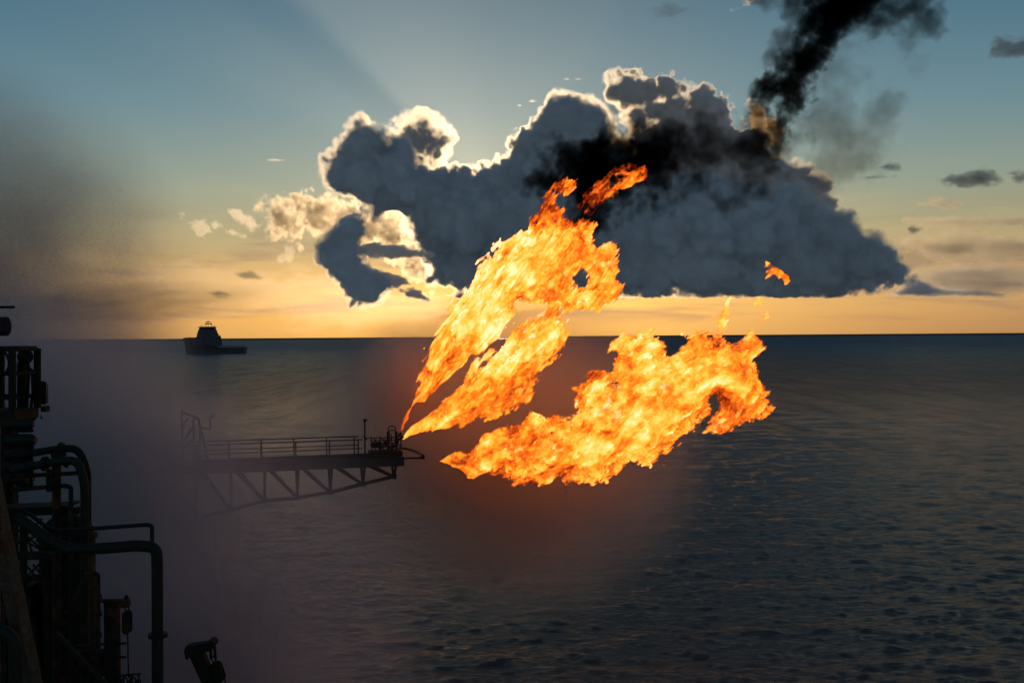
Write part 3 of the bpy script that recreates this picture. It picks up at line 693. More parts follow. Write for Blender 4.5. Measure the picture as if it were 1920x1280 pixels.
if 'flame' not in SKIP:
    M_FLAME = flame_mat()
    F1 = [(750,808),(754,790),(760,774),(779,737),(799,689),(821,641),(834,609),(853,583),(874,570),(890,562),(898,540),(906,514),(911,495),(930,482),(943,463),(969,450),(1001,449),(1017,439),(1007,423),(1001,407),(1022,376),(1036,368),(1038,386),(1052,400),(1065,413),(1092,415),(1102,445),(1110,477),(1129,474),(1150,471),(1155,503),(1163,546),(1153,562),(1121,575),(1086,575),(1060,572),(1033,564),(1007,564),(980,559),(959,559),(959,578),(937,599),(916,631),(900,652),(874,662),(842,694),(821,726),(799,748),(778,763),(762,790),(755,811)]
    flame('flame', F1, [(755,800,.50),(780,745,.50),(810,690,.55),(840,640,.66),(875,600,.86),(905,560,1.0),(935,530,.95),(950,485,.85),(1000,520,.58),(1030,490,.68),(1045,450,.72),(1060,420,.40),(1030,385,.24),(1100,440,.32),(1120,480,.45),(1140,530,.56),(1090,560,.6),(1010,550,.48),(985,465,.88)],
          YF + 1.5, 101, nozzle=(752, 810), holes=[[(1084,490),(1102,496),(1110,514),(1092,535),(1070,543),(1066,519)]], Rm=22, Ty=36,
          extra=[[(1046,352),(1055,338),(1062,331),(1071,346),(1067,359),(1054,358)]],
          slope=1.1, label='tallest flame shooting up from the burner head into black smoke')
    FB = [(1084,372),(1097,349),(1129,336),(1150,313),(1177,309),(1203,315),(1210,334),(1182,340),(1161,356),(1139,378),(1129,399),(1108,407),(1087,396)]
    flame('flame', FB, [(1100,385,.10),(1130,355,.20),(1155,345,.26),(1180,325,.20),(1205,325,.06),(1115,395,.04)], YF + 3, 140, Rm=16, Ty=22, thick=0.62, amp=.22, fine=.14, bil=.25, label='dark red fireball wrapped in black smoke above the tallest flame')
    F2 = [(754,821),(770,798),(799,779),(826,758),(858,737),(879,710),(906,684),(932,663),(953,652),(951,633),(969,612),(1007,601),(1030,575),(1048,570),(1048,620),(1047,647),(1033,668),(1012,692),(985,697),(1007,705),(1001,732),(985,760),(959,763),(938,779),(900,785),(868,798),(842,798),(799,809),(767,817),(757,824)]
    flame('flame', F2, [(770,805,.56),(850,755,.60),(900,720,.68),(950,680,.74),(990,640,.80),(1020,620,.72),(1040,590,.66),(1000,680,.6),(880,775,.48),(960,745,.34),(1000,720,.22)],
          YF, 210, nozzle=(756, 822), Rm=22, Ty=28, label='slanting middle flame jet from the burner nozzle, just under the tallest flame')
    F3 = [(823,864),(853,846),(884,843),(916,822),(959,811),(985,806),(996,782),(1012,801),(1049,785),(1081,790),(1081,758),(1078,732),(1097,705),(1118,692),(1150,700),(1161,678),(1153,641),(1171,633),(1214,633),(1240,641),(1246,668),(1272,668),(1293,652),(1293,631),(1325,620),(1352,636),(1384,641),(1408,622),(1422,640),(1420,652),(1405,673),(1416,694),(1432,721),(1437,753),(1421,779),(1384,793),(1352,806),(1331,803),(1336,769),(1304,790),(1278,811),(1251,843),(1214,867),(1193,859),(1177,849),(1155,880),(1113,902),(1076,886),(1038,891),(985,903),(938,891),(879,894),(853,875)]
    flame('flame', F3, [(840,865,.30),(900,870,.36),(960,850,.44),(1000,810,.40),(1020,835,.58),(1050,870,.48),(1100,820,.66),(1150,780,.78),(1120,730,.52),(1200,690,.78),(1200,650,.70),(1250,740,.66),(1290,700,.76),(1350,690,.58),(1400,720,.62),(1420,750,.60),(1360,760,.34),(1400,640,.42),(1430,590,.26),(1320,640,.46),(1200,850,.60),(1110,880,.56),(985,890,.42)],
          YF - 1, 320, nozzle=(815, 866), holes=[[(1325,752),(1345,742),(1352,765),(1335,780)]], Rm=26, Ty=46, thick=.72, fine=.09, bil=.13, slope=.5, label='widest flame rolling low over the sea at the right')
    flame('flame', [(1394,640),(1404,600),(1416,572),(1424,562),(1440,580),(1450,592),(1436,600),(1428,625),(1418,648)], [(1420,600,.46),(1410,640,.50)], YF - 1, 350, Rm=10, Ty=8, pad=16, lo=90, blen=40, fine=.3, thick=.18,
          label='faint feathered flame wisps rising from the right end of the widest flame', extra=[[(1340,622),(1346,600),(1360,575),(1368,560),(1372,585),(1362,615),(1352,630)]])
    flame('flame', [(1434,488),(1446,496),(1462,506),(1478,516),(1484,528),(1474,532),(1464,520),(1450,516),(1436,518),(1440,504)], [(1440,500,.42),(1470,520,.5)], YF + 2, 400, cell=1.5, Rm=9, Ty=7, pad=14, lo=60, blen=30, thick=.55,
          label='tiny torn scrap of flame floating alone in front of the dark cloud')

def smoke(name, polys, Y, seed, dens, albedo, depth=200, cell=3.0, levels=(0, .15, .3, .45, .6, .8), label=None, cat='smoke', g=0.3, **kw):
    fr, fld, N1, NB = plume(polys, cell, depth, Y, seed, **kw)
    L = [l for l in levels]
    mats = []
    for i in range(len(L)):
        m, nt, out = new_mat('soot layer')
        nt.l.new(nt.new('ShaderNodeVolumeAbsorption', {'Color': tuple(albedo) + (1,), 'Density': dens / fr.u}).outputs[0], out.inputs['Volume'])
        m.cycles.homogeneous_volume = True; mats.append(m)
    me = shells(name, fr, fld, L, mats)
    return tag(link_mesh(name, me, mats), label, cat)
if 'smoke' not in SKIP:
    K = (.12, .09, .07)
    smoke('soot_smoke', [[(1090,440,20,0),(1105,390,40,0),(1110,340,62,0),(1060,320,52,0),(1010,340,26,0)], [(1120,320,60,0),(1180,300,62,0),(1240,300,45,0)], [(1100,285,34,0),(1060,290,30,0)]],
          YF + 6, 501, 0.013, K, depth=190, n_lo=.40, lo=150, n_hi=.16, hi=60, billow=.15, pad=40, beta=4.2, label='black smoke curling around the tip of the tallest flame')
    smoke('soot_smoke', [[(1180,330,40,0),(1240,320,60,0),(1320,300,60,0),(1400,280,55,0),(1440,240,40,0)]],
          YF + 9, 520, 0.0055, K, depth=230, n_lo=.5, lo=200, n_hi=.2, hi=80, billow=.1, pad=60, cell=4, label='thin dark smoke drifting in front of the big cloud')
    smoke('soot_smoke', [[(1456,296,9,0),(1464,235,27,0),(1484,170,34,0),(1515,110,32,0),(1545,60,30,0),(1570,10,38,0),(1600,-60,50,0)], [(1425,205,26,0),(1440,165,26,0)], [(1470,120,20,0),(1500,70,22,0),(1530,20,26,0)]],
          YF + 12, 540, 0.020, K, depth=170, cell=2.4, n_lo=.24, lo=170, n_hi=.20, hi=60, billow=.15, pad=40, beta=4.2, label='dense black smoke column rising out of the top of the photo')
    smoke('soot_smoke', [[(1440,-10,26,0),(1520,-5,50,0),(1620,5,56,0),(1700,20,44,0),(1745,45,26,0)], [(1480,60,30,0),(1450,110,24,0)]],
          YF + 14, 560, 0.0065, K, depth=200, n_lo=.5, lo=180, n_hi=.2, hi=70, billow=.1, pad=50, label='smoke cap spreading sideways along the top edge', cell=4)
    smoke('soot_smoke', [[(1560,120,40,0),(1610,150,60,0),(1630,210,55,0),(1590,270,50,0),(1540,300,30,0)], [(1500,240,40,0),(1560,200,60,0)]],
          YF + 14, 580, 0.0016, (.30, .25, .20), depth=230, n_lo=.55, lo=220, n_hi=.2, hi=80, billow=.1, pad=60, cell=4, label='pale grey smoke veil hanging right of the black column')

# ------------------------------------------------------------------ spray mist: ellipsoids with soft density
def mist(name, px, py, Y, rx, rz, ry, dens, albedo, label, g=0.2, scale=2.0, noise=0.7, power=1.5, rot=0.0, seed=0.0):
    bm = bmesh.new(); bmesh.ops.create_icosphere(bm, subdivisions=4, radius=1.0)
    me = bpy.data.meshes.new(name); bm.to_mesh(me); bm.free()
    m, nt, out = new_mat(name.replace('_', ' ') + ' vapour')
    tcn = nt.n.new('ShaderNodeTexCoord')
    ln = nt.new('ShaderNodeVectorMath', {0: tcn.outputs['Object']}, operation='LENGTH').outputs['Value']
    fall = nt.math('POWER', nt.math('MAXIMUM', nt.math('SUBTRACT', 1.0, nt.math('MULTIPLY', ln, ln)), 0.0), power)
    of = nt.new('ShaderNodeVectorMath', {0: tcn.outputs['Object'], 1: (seed, 0, 0)}, operation='ADD')
    nz = nt.new('ShaderNodeTexNoise', {'Vector': of.outputs[0], 'Scale': scale, 'Detail': 3.0, 'Roughness': 0.55})
    d = nt.math('MULTIPLY', fall, nt.math('ADD', 1.0 - noise, nt.math('MULTIPLY', nt.smooth(nz.outputs[0], 0.3, 0.7), noise * 2)))
    d = nt.math('MULTIPLY', d, dens)
    s_ = nt.new('ShaderNodeVolumeScatter', {'Color': tuple(albedo) + (1,), 'Density': d, 'Anisotropy': g})
    ab = nt.new('ShaderNodeVolumeAbsorption', {'Color': tuple(albedo) + (1,), 'Density': d})
    nt.l.new(nt.new('ShaderNodeAddShader', {0: s_.outputs[0], 1: ab.outputs[0]}).outputs[0], out.inputs['Volume'])
    u = Y / F
    o = link_mesh(name, me, m); o.location = at(px, py, Y); o.scale = (rx * u, ry, rz * u); o.rotation_euler = (0, rot, 0)
    for p in me.polygons: p.use_smooth = True
    return tag(o, label, 'mist', kind='stuff')
if 'mist' not in SKIP:
    mist('spray_mist', -140, 900, 36, 660, 450, 8, .85, (.86, .82, .84), 'thick grey water spray mist rising left of the burner boom', noise=.4, power=2.0)
    mist('spray_mist', -150, 560, 44, 540, 500, 8, .29, (.86, .86, .86), 'thin upper veil of spray mist fading into the sky at the left', noise=.75, power=1.3, seed=5.5, scale=2.6)
    mist('spray_mist', 260, 1170, 34, 640, 560, 6, .60, (.84, .74, .78), 'low purple grey mist drifting over the sea beside the pipes', noise=.5, seed=3.3, power=2.4)
    mist('smoke_haze', 150, 575, 48, 400, 46, 5, .14, (.30, .28, .30), 'long dark grey haze streak lying just above the horizon at the left', noise=.9, power=1.2, seed=9.5, scale=3.0, rot=math.radians(-4))
    mist('flare_mist', 930, 850, 68.5, 430, 350, 6.5, .40, (.93, .74, .66), 'reddish water mist lit by the flames above the sea', noise=.5, seed=7.1)  # part of the fire glow is put into the reddish mist colour
    mist('flare_mist', 745, 745, 64, 92, 150, 2.6, .30, (.93, .66, .56), 'faint red heat haze standing above the boom tip, left of the flame base', noise=.5, seed=2.2, power=1.3)  # red of the firelight is tinted into this mist as well
    # countless fine droplets drifting in the spray
    rng = np.random.default_rng(77); ND = 17000
    px = rng.uniform(-30, 330, ND) ; py = 560 - np.abs(rng.normal(0, 150, ND)) + rng.uniform(-40, 60, ND); dist_ = rng.uniform(22, 30, ND)
    keep = (px < 120 + (py - 180) * .62) & (rng.random(ND) < np.clip(1.15 - px / 330, .08, 1)); px, py, dist_ = px[keep], py[keep], dist_[keep]
    base_ = np.array([at(a_, b_, c_) for a_, b_, c_ in zip(px, py, dist_)])
    r_ = rng.uniform(.003, .0068, len(base_))[:, None, None]
    tet = np.array([(1,0,0), (-1,0,0), (0,1,0), (0,-1,0), (0,0,1.2), (0,0,-1.2)]) * 1.0
    tri = np.array([(0,2,4), (2,1,4), (1,3,4), (3,0,4), (2,0,5), (1,2,5), (3,1,5), (0,3,5)])
    V = (base_[:, None, :] + tet[None] * r_).reshape(-1, 3); T = (tri[None] + np.arange(len(base_))[:, None, None] * 6).reshape(-1, 3)
    m, nt, out = new_mat('spray droplet'); bb = nt.new('ShaderNodeBsdfPrincipled', {'Base Color': (.03, .03, .032, 1), 'Roughness': .4}); nt.l.new(bb.outputs[0], out.inputs[0])
    tag(link_mesh('spray_droplets', mesh_np('spray_droplets', V, T, smooth=False), m), 'fine dark water droplets flung up over the mist at the left', 'droplets', kind='stuff')
log('done soft')
#--HARD
def A(px, py, Y): return at(px, py, Y)

# ------------------------------------------------------------------ supply vessel on the horizon side
if 'hard' not in SKIP:
    YB = 1500.0
    def b3(px, py, dy=0): p = at(px, py, YB); return Vector((p.x, YB + dy, p.z))
    base = b3(400, 665); base.z = 0
    vb = empty('supply_vessel', base, 'dark supply ship with high bow and long low stern, far out at the left', 'ship')
    ub = YB / F
    def L(x, z, y=0): return (at(400, 665, YB).x + x * ub, YB + y * ub, z * ub)      # ship pixels: x from px 400, z up from the waterline
    BW = 10
    mb = MB()
    prof = [(-50, -2), (60, -2), (61, 12), (10, 12), (-8, 17), (-22, 29), (-44, 31), (-56, 30), (-53, 18)]
    sec = []
    for (x, z) in prof:
        wv = BW * (1.0 if x > -20 else max(0.12, 1 - ((-20 - x) / 38.0) ** 1.6)) * (0.75 if z < 5 else 1)
        sec.append((x, z, wv))
    V = [L(x, z, -wv) for x, z, wv in sec] + [L(x, z, wv) for x, z, wv in sec]; n = len(sec)
    mb.add(V, [tuple(range(n)), tuple(range(n, 2*n))[::-1]] + [(i, (i+1) % n, (i+1) % n + n, i + n) for i in range(n)])
    mb.build('hull', M_HULL, vb)
    mb = MB()
    for x0, x1, z0, z1, w_ in ((-36, 14, 14, 31, 8.5), (-29, 9, 31, 38, 8), (-27, 6, 38, 44, 8.8), (-25, 4, 44, 49, 7.5), (-26, 5, 49, 50.5, 8.2)):
        mb.add([L(x, z, y) for z, sh in ((z0, 0), (z1, 1.5)) for x, y in ((x0 + sh, -w_), (x1 - sh, -w_), (x1 - sh, w_), (x0 + sh, w_))],
               [(3,2,1,0), (4,5,6,7), (0,1,5,4), (1,2,6,5), (2,3,7,6), (3,0,4,7)])
    sup = mb.build('superstructure', M_SUPER, vb)
    for k in range(9):
        x = -23 + k * 3.1
        MB().add([L(x, 45.2, -7.75), L(x + 2.2, 45.2, -7.75), L(x + 2.2, 48.0, -7.75), L(x, 48.0, -7.75), L(x, 45.2, -7.4), L(x + 2.2, 45.2, -7.4), L(x + 2.2, 48.0, -7.4), L(x, 48.0, -7.4)],
                 [(0,1,2,3), (7,6,5,4), (0,4,5,1), (1,5,6,2), (2,6,7,3), (3,7,4,0)]).build('window', M_BLACK, sup, smooth=False)
    mb = MB()
    for x in (-14, -9, -3):
        mb.tube([L(x, 50), L(x + (1.0 if x < -9 else -1.0), 59)], .55 * ub * 1.0, 8)
    mb.tube([L(-15, 56), L(-2, 56)], .8 * ub, 8); mb.tube([L(-13, 59.5), L(-5, 59.5)], .7 * ub, 8); mb.tube([L(-9, 58), L(-9, 62)], .5 * ub, 8)
    mb.build('mast', M_SUPER, vb)
    for x in (-22, -19, 0, 3): MB().tube([L(x, 50), L(x, 54)], [.7 * ub, .2 * ub], 8).build('antenna', M_SUPER, vb)
    MB().add([L(x, z, y) for z in (16, 34) for x, y in ((12, -7), (18 - (z - 16) * .18, -7), (18 - (z - 16) * .18, -3), (12, -3))], [(3,2,1,0), (4,5,6,7), (0,1,5,4), (1,2,6,5), (2,3,7,6), (3,0,4,7)]).build('funnel', M_SUPER, vb)
    mb = MB()
    for k in range(10): mb.tube([L(14 + k * 5, 12, -9.4), L(14 + k * 5, 15, -9.4)], .35 * ub, 6)
    mb.tube([L(13, 15, -9.4), L(60, 15, -9.4)], .4 * ub, 6); mb.build('bulwark_rail', M_HULL, vb)

    # ------------------------------------------------------------------ burner boom
    ZD = A(600, 856, 59).z                         # walkway level
    def bx(px, Yb): return A(px, 860, Yb).x
    XL, YL = bx(-110, 53.4), 53.4; XR, YR = bx(752, 59.9), 59.9
    dirb = Vector((XR - XL, YR - YL, 0)).normalized(); nb = Vector((-dirb.y, dirb.x, 0)); WB = 1.0
    org = Vector((XR, YR, ZD)); LB = (Vector((XR, YR, 0)) - Vector((XL, YL, 0))).length
    def B(s_, side, z): return org - dirb * s_ + nb * side * WB + Vector((0, 0, z))    # s metres back from the tip, side -1 near, +1 far
    def s_of(px):                                                                      # distance back from the tip where a photo column crosses the boom
        lo, hi = -3.0, LB
        for _ in range(40):
            mid = (lo + hi) / 2; p = B(mid, 0, 0) - Vector(cam.location); q_ = RM.transposed() @ p
            if q_.x / -q_.z * F + 960 > px: lo = mid
            else: hi = mid
        return lo
    boom = empty('burner_boom', org, 'long grey lattice burner boom with walkway and handrails reaching out over the sea', 'boom')
    mb = MB()
    mb.bar(B(-.02, 0, -.07), B(LB, 0, -.07), 2 * WB, .06)
    for sd_ in (-1, 1): mb.bar(B(-.02, sd_, -.30), B(LB, sd_, -.30), .10, .52)
    for k in range(int(LB / .9)): mb.bar(B(k * .9, -1, -.22), B(k * .9, 1, -.22), .07, .18)
    mb.build('walkway', M_BOOM, boom)
    nodes = [(738, -1.30), (680, -1.66), (619, -2.05), (557, -2.28), (496, -2.36), (433, -2.78), (368, -3.1), (300, -3.4), (230, -3.8), (150, -4.2), (60, -4.6)]
    NS = [(s_of(px) , z) for px, z in nodes]
    MB().tube([B(s_, 0, z) for s_, z in NS], .11, 10).build('bottom_chord', M_BOOM, boom)
    for (s_, z), (s2, z2) in zip(NS, NS[1:] + [(NS[-1][0] + 2, NS[-1][1])]):
        for side in (-1, 1):
            MB().tube([B(s_, 0, z), B(s_, side, -.5)], .08, 8).build('strut', M_BOOM, boom)
            if s2 < LB: MB().tube([B(s_ + .04, 0, z), B(s2 - .25, side * .9, -.5)], .09, 8).build('diagonal', M_BOOM, boom)
        MB().box(B(s_, 0, z) - Vector((.17, .10, .14)), B(s_, 0, z) + Vector((.17, .10, .14))).build('gusset', M_BOOM, boom, bevel=.03)
    for side in (-1, 1):
        MB().tube([B(s_of(676), side, 1.06), B(LB, side, 1.06)], .038, 8).build('handrail', M_BOOM, boom)
        MB().tube([B(s_of(676), side, .55), B(LB, side, .55)], .030, 8).build('handrail', M_BOOM, boom)
        for px in (668, 615, 553, 490, 430, 370, 310, 250, 190, 130, 70):
            MB().tube([B(s_of(px), side, -.05), B(s_of(px), side, 1.06)], .042, 8).build('post', M_BOOM, boom)
    for dy, r in ((-.45, .055), (-.2, .04), (.25, .06), (.5, .035)):
        MB().tube([B(.6, dy / WB, .06), B(LB, dy / WB, .06)], r, 8).build('supply_pipe', M_BOOM, boom)

    # burner head at the tip
    def Hh(px, z, side=0): return B(s_of(px), side, z)
    mb = MB(); mb.bar(Hh(692, .12), Hh(752, .12), 1.3, .30); head = mb.build('burner_head', M_BURN, boom, bevel=.03); head['label'] = 'scorched burner head of pipes, valves and nozzles'
    mb = MB()
    for px in (700, 716, 730, 748):
        for side in (-.8, .8): mb.tube([Hh(px, .1, side), Hh(px, 1.05 if px < 728 else 1.3, side)], .032, 8)
    for side in (-.8, .8):
        mb.tube([Hh(690, .95, side), Hh(750, .95, side)], .03, 8); mb.tube([Hh(698, .55, side), Hh(750, .62, side)], .026, 8)
        mb.tube([Hh(716, .3, side), Hh(740, .9, side)], .026, 8); mb.tube([Hh(738, .3, side), Hh(708, .85, side)], .026, 8)
    for px, z in ((700, 1.0), (716, .95), (748, 1.25), (698, .55), (748, .6)): mb.tube([Hh(px, z, -.8), Hh(px, z, .8)], .028, 8)
    mb.build('cage', M_BURN, head)
    MB().tube(fillet([Hh(727, .2, -.3), Hh(727, 1.72, -.3), Hh(740, 1.72, -.3), Hh(740, .2, -.3)], .12), .032, 8).build('vent_loop', M_BURN, head)
    MB().tube(fillet([Hh(732, .2, .3), Hh(732, 1.45, .3), Hh(744, 1.40, .3), Hh(744, .2, .3)], .12), .028, 8).build('vent_loop', M_BURN, head)
    for px, z in ((721, .75), (712, .5), (735, .55), (742, .8)):
        v = MB().lathe(Hh(px, z, -.4), (0, 1, 0), [(.05, -.16), (.13, -.12), (.13, -.06), (.08, -.04), (.08, .04), (.13, .06), (.13, .12), (.05, .16)], 14).build('valve', M_BURN, head)
        MB().tube([Hh(px, z - .3, -.4), Hh(px, z + .25, -.4)], .035, 8).build('valve_stem', M_BURN, head)
    MB().lathe(Hh(706, .62, 0), dirb, [(.05, -.35), (.17, -.3), (.19, 0), (.17, .3), (.05, .35)], 16).build('ignition_tank', M_BURN, head)
    for (px0, z0, px1, z1) in ((744, 1.0, 753, 1.28), (744, .85, 757, 1.06)):
        MB().tube([Hh(px0, z0 - .3), Hh(px0, z0), Hh(px1, z1)], [.05, .06, .09], 12).build('nozzle', M_BURN, head)
    MB().tube(fillet([Hh(746, .45, -.2), Hh(770, .32, -.2), Hh(790, .0, -.2), Hh(794, -.22, -.2)], .5), .035, 8).build('water_pipe', M_BURN, head)
    MB().tube(fillet([Hh(746, .36, .2), Hh(768, .24, .2), Hh(786, -.05, .2), Hh(790, -.22, .2)], .5), .028, 8).build('water_pipe', M_BURN, head)
    MB().tube([Hh(748, -.22), Hh(795, -.26)], .055, 10).build('lower_arm', M_BURN, head)
    MB().lathe(Hh(793, -.22), (0, 0, 1), [(.05, -.12), (.11, -.08), (.11, .08), (.06, .16)], 12).build('nozzle', M_BURN, head)
    # thin pilot mast
    pm = MB().tube([Hh(682, 0, -.6), Hh(682, 2.15, -.6)], .05, 10).build('pilot_mast', M_BURN, boom)
    MB().lathe(Hh(682, 2.15, -.6), (1, 0, 0), [(.03, -.12), (.07, -.08), (.08, .05), (.05, .14)], 12).build('lamp_head', M_BURN, pm)
    MB().tube([Hh(678, 1.2, -.6), Hh(682, 1.2, -.6), Hh(686, 1.0, -.6)], .04, 8).build('bracket', M_BURN, pm)

    # A-frame hoist standing on the boom
    af = None
    def G(px, py, side=0): s_ = s_of(px); return B(s_, side, 0) + Vector((0, 0, A(px, py, B(s_, side, 0).y).z - ZD))
    mb = MB()
    for side in (-1, 1):
        for a, b in (((342, 768), (342, 864)), ((364, 782), (364, 864)), ((371, 782), (378, 805)), ((378, 805), (391, 864)), ((376, 800), (376, 864)), ((342, 772), (371, 783)), ((342, 800), (354, 783)), ((346, 825), (362, 800)), ((344, 840), (363, 822))):
            mb.tube([G(a[0], a[1], side * .8), G(b[0], b[1], side * .8)], .035, 8)
    af = mb.build('hoist_frame', M_BOOM, boom)
    MB().tube([G(342, 782, -.8), G(342, 782, .8)], .035, 8).build('cross_bar', M_BOOM, af)
    MB().tube([G(368, 784, -.8), G(368, 784, .8)], .035, 8).build('cross_bar', M_BOOM, af)
    MB().tube(fillet([G(378, 801), G(395, 804), G(395, 781), G(402, 779)], .1), .04, 8).build('davit_arm', M_BOOM, af)
    MB().tube([G(342, 800, -.8), G(308, 838, -.8)], .02, 6).build('guy_line', M_BOOM, af)
    log('boom')

    # ------------------------------------------------------------------ ship side in the foreground
    def pipe(name, pts, Y, rpx, mat, label, cat='pipe', flanges=(), bend=.35, group=None, seg=14, straps=()):
        u = Y / F
        P = [A(p[0], p[1], p[2] if len(p) > 2 else Y) for p in pts]
        root = empty(name, P[-1], label, cat, group)
        MB().tube(fillet(P, bend), rpx * u, seg).build('pipe_run', mat, root)
        for fx, fy, horiz in flanges:
            ax_ = (1, 0, 0) if horiz else (0, 0, 1)
            c = A(fx, fy, Y); R = rpx * u
            MB().lathe(c, ax_, [(R, -.03), (R * 1.7, -.028), (R * 1.7, -.003), (R * 1.5, 0), (R * 1.7, .003), (R * 1.7, .028), (R, .03)], 18).build('flange', mat, root)
        return root
    # basket on a post
    YK = 17.0; u = YK / F
    bk = empty('work_basket', A(35, 795, YK), 'dark round-cornered work basket with rails on top of the steel post', 'basket')
    DEP = 0.9
    def K(px, py, dy=0): return Vector((A(px, py, YK + dy).x, YK + dy, A(35, py, YK + DEP).z))
    def rail_loop(py, r, name):
        P = [K(-90, py, 0), K(25, py, 0), K(72, py, DEP), K(-90, py, DEP)]
        MB().tube(fillet(P, .18), r * u, 10).build(name, M_DARK, bk)
    rail_loop(653, 5.2, 'top_rail'); rail_loop(698, 3.0, 'rail'); rail_loop(741, 3.0, 'rail')
    for px, dy in ((23, 0), (-14, 0), (-50, 0), (70, DEP), (42, DEP), (2, DEP), (-40, DEP)):
        MB().bar(K(px, 653, dy), K(px, 765, dy), (12 if px != 42 else 14) * u, .06).build('post', M_DARK, bk)
    mb = MB(); V = []
    for dy, ex in ((0, 27), (DEP, 73)): V += [K(-90, 763, dy), K(ex, 763, dy), K(ex, 780, dy), K(ex - 9, 791, dy), K(-90, 791, dy)]
    mb.add(V, [(0,1,2,3,4), (9,8,7,6,5)] + [(i, (i+1) % 5, (i+1) % 5 + 5, i + 5) for i in range(5)]); mb.build('floor_box', M_OLIVE, bk, bevel=.015)
    sb = MB(); sb.add([tuple(K(x, y, dy)) for dy in (.62, .88) for x, y in ((75, 713), (87, 716), (87, 756), (75, 757))], [(0,1,2,3), (7,6,5,4), (0,4,5,1), (1,5,6,2), (2,6,7,3), (3,7,4,0)])
    jb = sb.build('junction_box', M_BLACK, bk, bevel=.01)
    sg = MB(); sg.add([tuple(K(x, y, dy)) for dy in (.62, .88) for x, y in ((87.3, 720), (90.5, 721), (90.5, 754), (87.3, 755))], [(0,1,2,3), (7,6,5,4), (0,4,5,1), (1,5,6,2), (2,6,7,3), (3,7,4,0)])
    sg.build('cover', M_RED, jb)
    MB().box(Vector((K(76, 771, .7).x, YK + .7, K(76, 771, .7).z)), Vector((K(85, 760, .7).x, YK + .88, K(76, 760, .7).z))).build('socket_box', M_BLACK, bk, bevel=.008)
    MB().tube(fillet([K(76, 772, .2), K(79, 781, .2), K(76, 776, .2)], .03), .008, 6).build('cable', M_BLACK, bk)
    # gear inside the basket
    fl = empty('flood_lamp', K(48, 760, .7), 'small round floodlight on a bent stand inside the work basket', 'lamp')
    MB().lathe(K(46, 668, .7), (1, -.3, .1), [(.05, -.12), (.11, -.06), (.13, .05), (.12, .08)], 16).build('lamp_head', M_BLACK, fl)
    MB().tube(fillet([K(50, 672, .7), K(54, 690, .7), K(50, 762, .7)], .05), .03, 8).build('stand', M_BLACK, fl)
    MB().tube(fillet([K(50, 690, .7), K(60, 692, .7), K(62, 735, .7), K(58, 762, .7)], .05), .028, 8).build('bracket', M_BLACK, fl)
    ww = empty('hand_wheel', K(0, 700, .8), 'black hand wheel on its column at the left edge inside the work basket', 'wheel')
    tor = [K(0, 680, .8) + Vector((math.cos(t_) * .16, 0, math.sin(t_) * .22)) for t_ in np.linspace(0, 2 * PI, 25)]
    MB().tube(tor, .025, 8).build('wheel_rim', M_BLACK, ww)
    MB().tube([K(0, 680, .8), K(0, 765, .8)], .035, 8).build('column', M_BLACK, ww)
    for i in range(3): MB().tube([K(24 + i * 5, 672 + i * 4, .8), K(22 + i * 6, 765, .8)], .02, 8).build('cable', M_BLACK, ww)
    tag(MB().tube([K(-40, 577, .5), K(27, 577, .5)], 2.6 * u, 10).build('rod', M_BLACK), 'short black rod poking in from the left edge above the work basket', 'rod')
    wm = empty('water_monitor', K(-6, 620, .6), 'dark blue blunt water cannon nozzle at the left edge, above the basket rail', 'water cannon')
    M_BLUE = paint('blue nozzle paint', (.008, .014, .028), .1, .8)
    MB().lathe(K(-30, 612, .6), (1, 0, 0), [(.10, 0), (.14, .05), (.14, .25), (.17, .3), (.17, .40), (.12, .42)], 18).build('barrel', M_BLUE, wm)
    MB().tube([K(-24, 618, .6), K(-24, 660, .6)], .07, 10).build('pedestal', M_BLUE, wm)

    # post carrying the basket, and the row of stub pipes beside it
    pc = empty('steel_post', A(18, 1500, 17.2), 'thick dark steel post standing under the work basket', 'post')
    MB().bar(A(10, 794, 17.2), A(10, 1500, 17.2), 12 * u, .14).build('flange_plate', M_BROWN, pc)
    MB().bar(A(22, 794, 17.3), A(22, 1500, 17.3), 15 * u, .20).build('web', M_DARK, pc)
    for i, (py, tipm) in enumerate(((797, 0), (826, 0), (850, 0), (873, 1), (898, 1))):
        c = A(10, py, 16.6); st_ = empty('stub_pipe', c, ['short dark stub pipe directly under the basket floor, topmost of the row', 'second dark stub pipe from the top of the row under the basket', 'middle stub pipe of the row of five under the basket',
             'fourth stub pipe down, with a pale worn tip', 'lowest stub pipe of the row, with a pale worn tip'][i], 'pipe', 'stub pipes stacked beside the steel post')
        R = (9, 12, 11, 10.5, 9.5)[i] * 16.6 / F
        MB().lathe(c, (1, 0, .02), [(R * .6, 0), (R, .02), (R, .36 + .04 * (i % 2)), (R * .92, .42 + .03 * (i % 2)), (R * .55, .47 + .03 * (i % 2))], 20).build('barrel', M_GREEN, st_)
        if tipm: MB().lathe(c + Vector((.36, 0, .0)), (1, 0, .02), [(R * 1.0, 0), (R * 1.04, .02), (R * .98, .07), (R * .9, .075)], 20).build('end_cap', M_CREAM, st_)
        MB().lathe(c + Vector((.18, 0, -R * 1.1)), (1, 0, 0), [(R * .3, 0), (R * .42, .03), (R * .42, .24), (R * .3, .28)], 14).build('clamp', M_BLACK, st_)
    # pipes looping over to the right
    pipe('bent_pipe', [(20, 855), (112, 841), (146, 840), (164, 880), (164, 1500)], 16.4, 7, M_DARK, 'uppermost of the two fat pipes bending down over the right of the post', flanges=[(115, 841, 1)], bend=.34)
    pipe('bent_pipe', [(20, 880), (120, 863), (146, 864), (159, 905), (159, 1500)], 16.0, 8, M_GREEN, 'lower of the two fat pipes bending down, nested inside the upper one', flanges=[(84, 869, 1)], bend=.34)
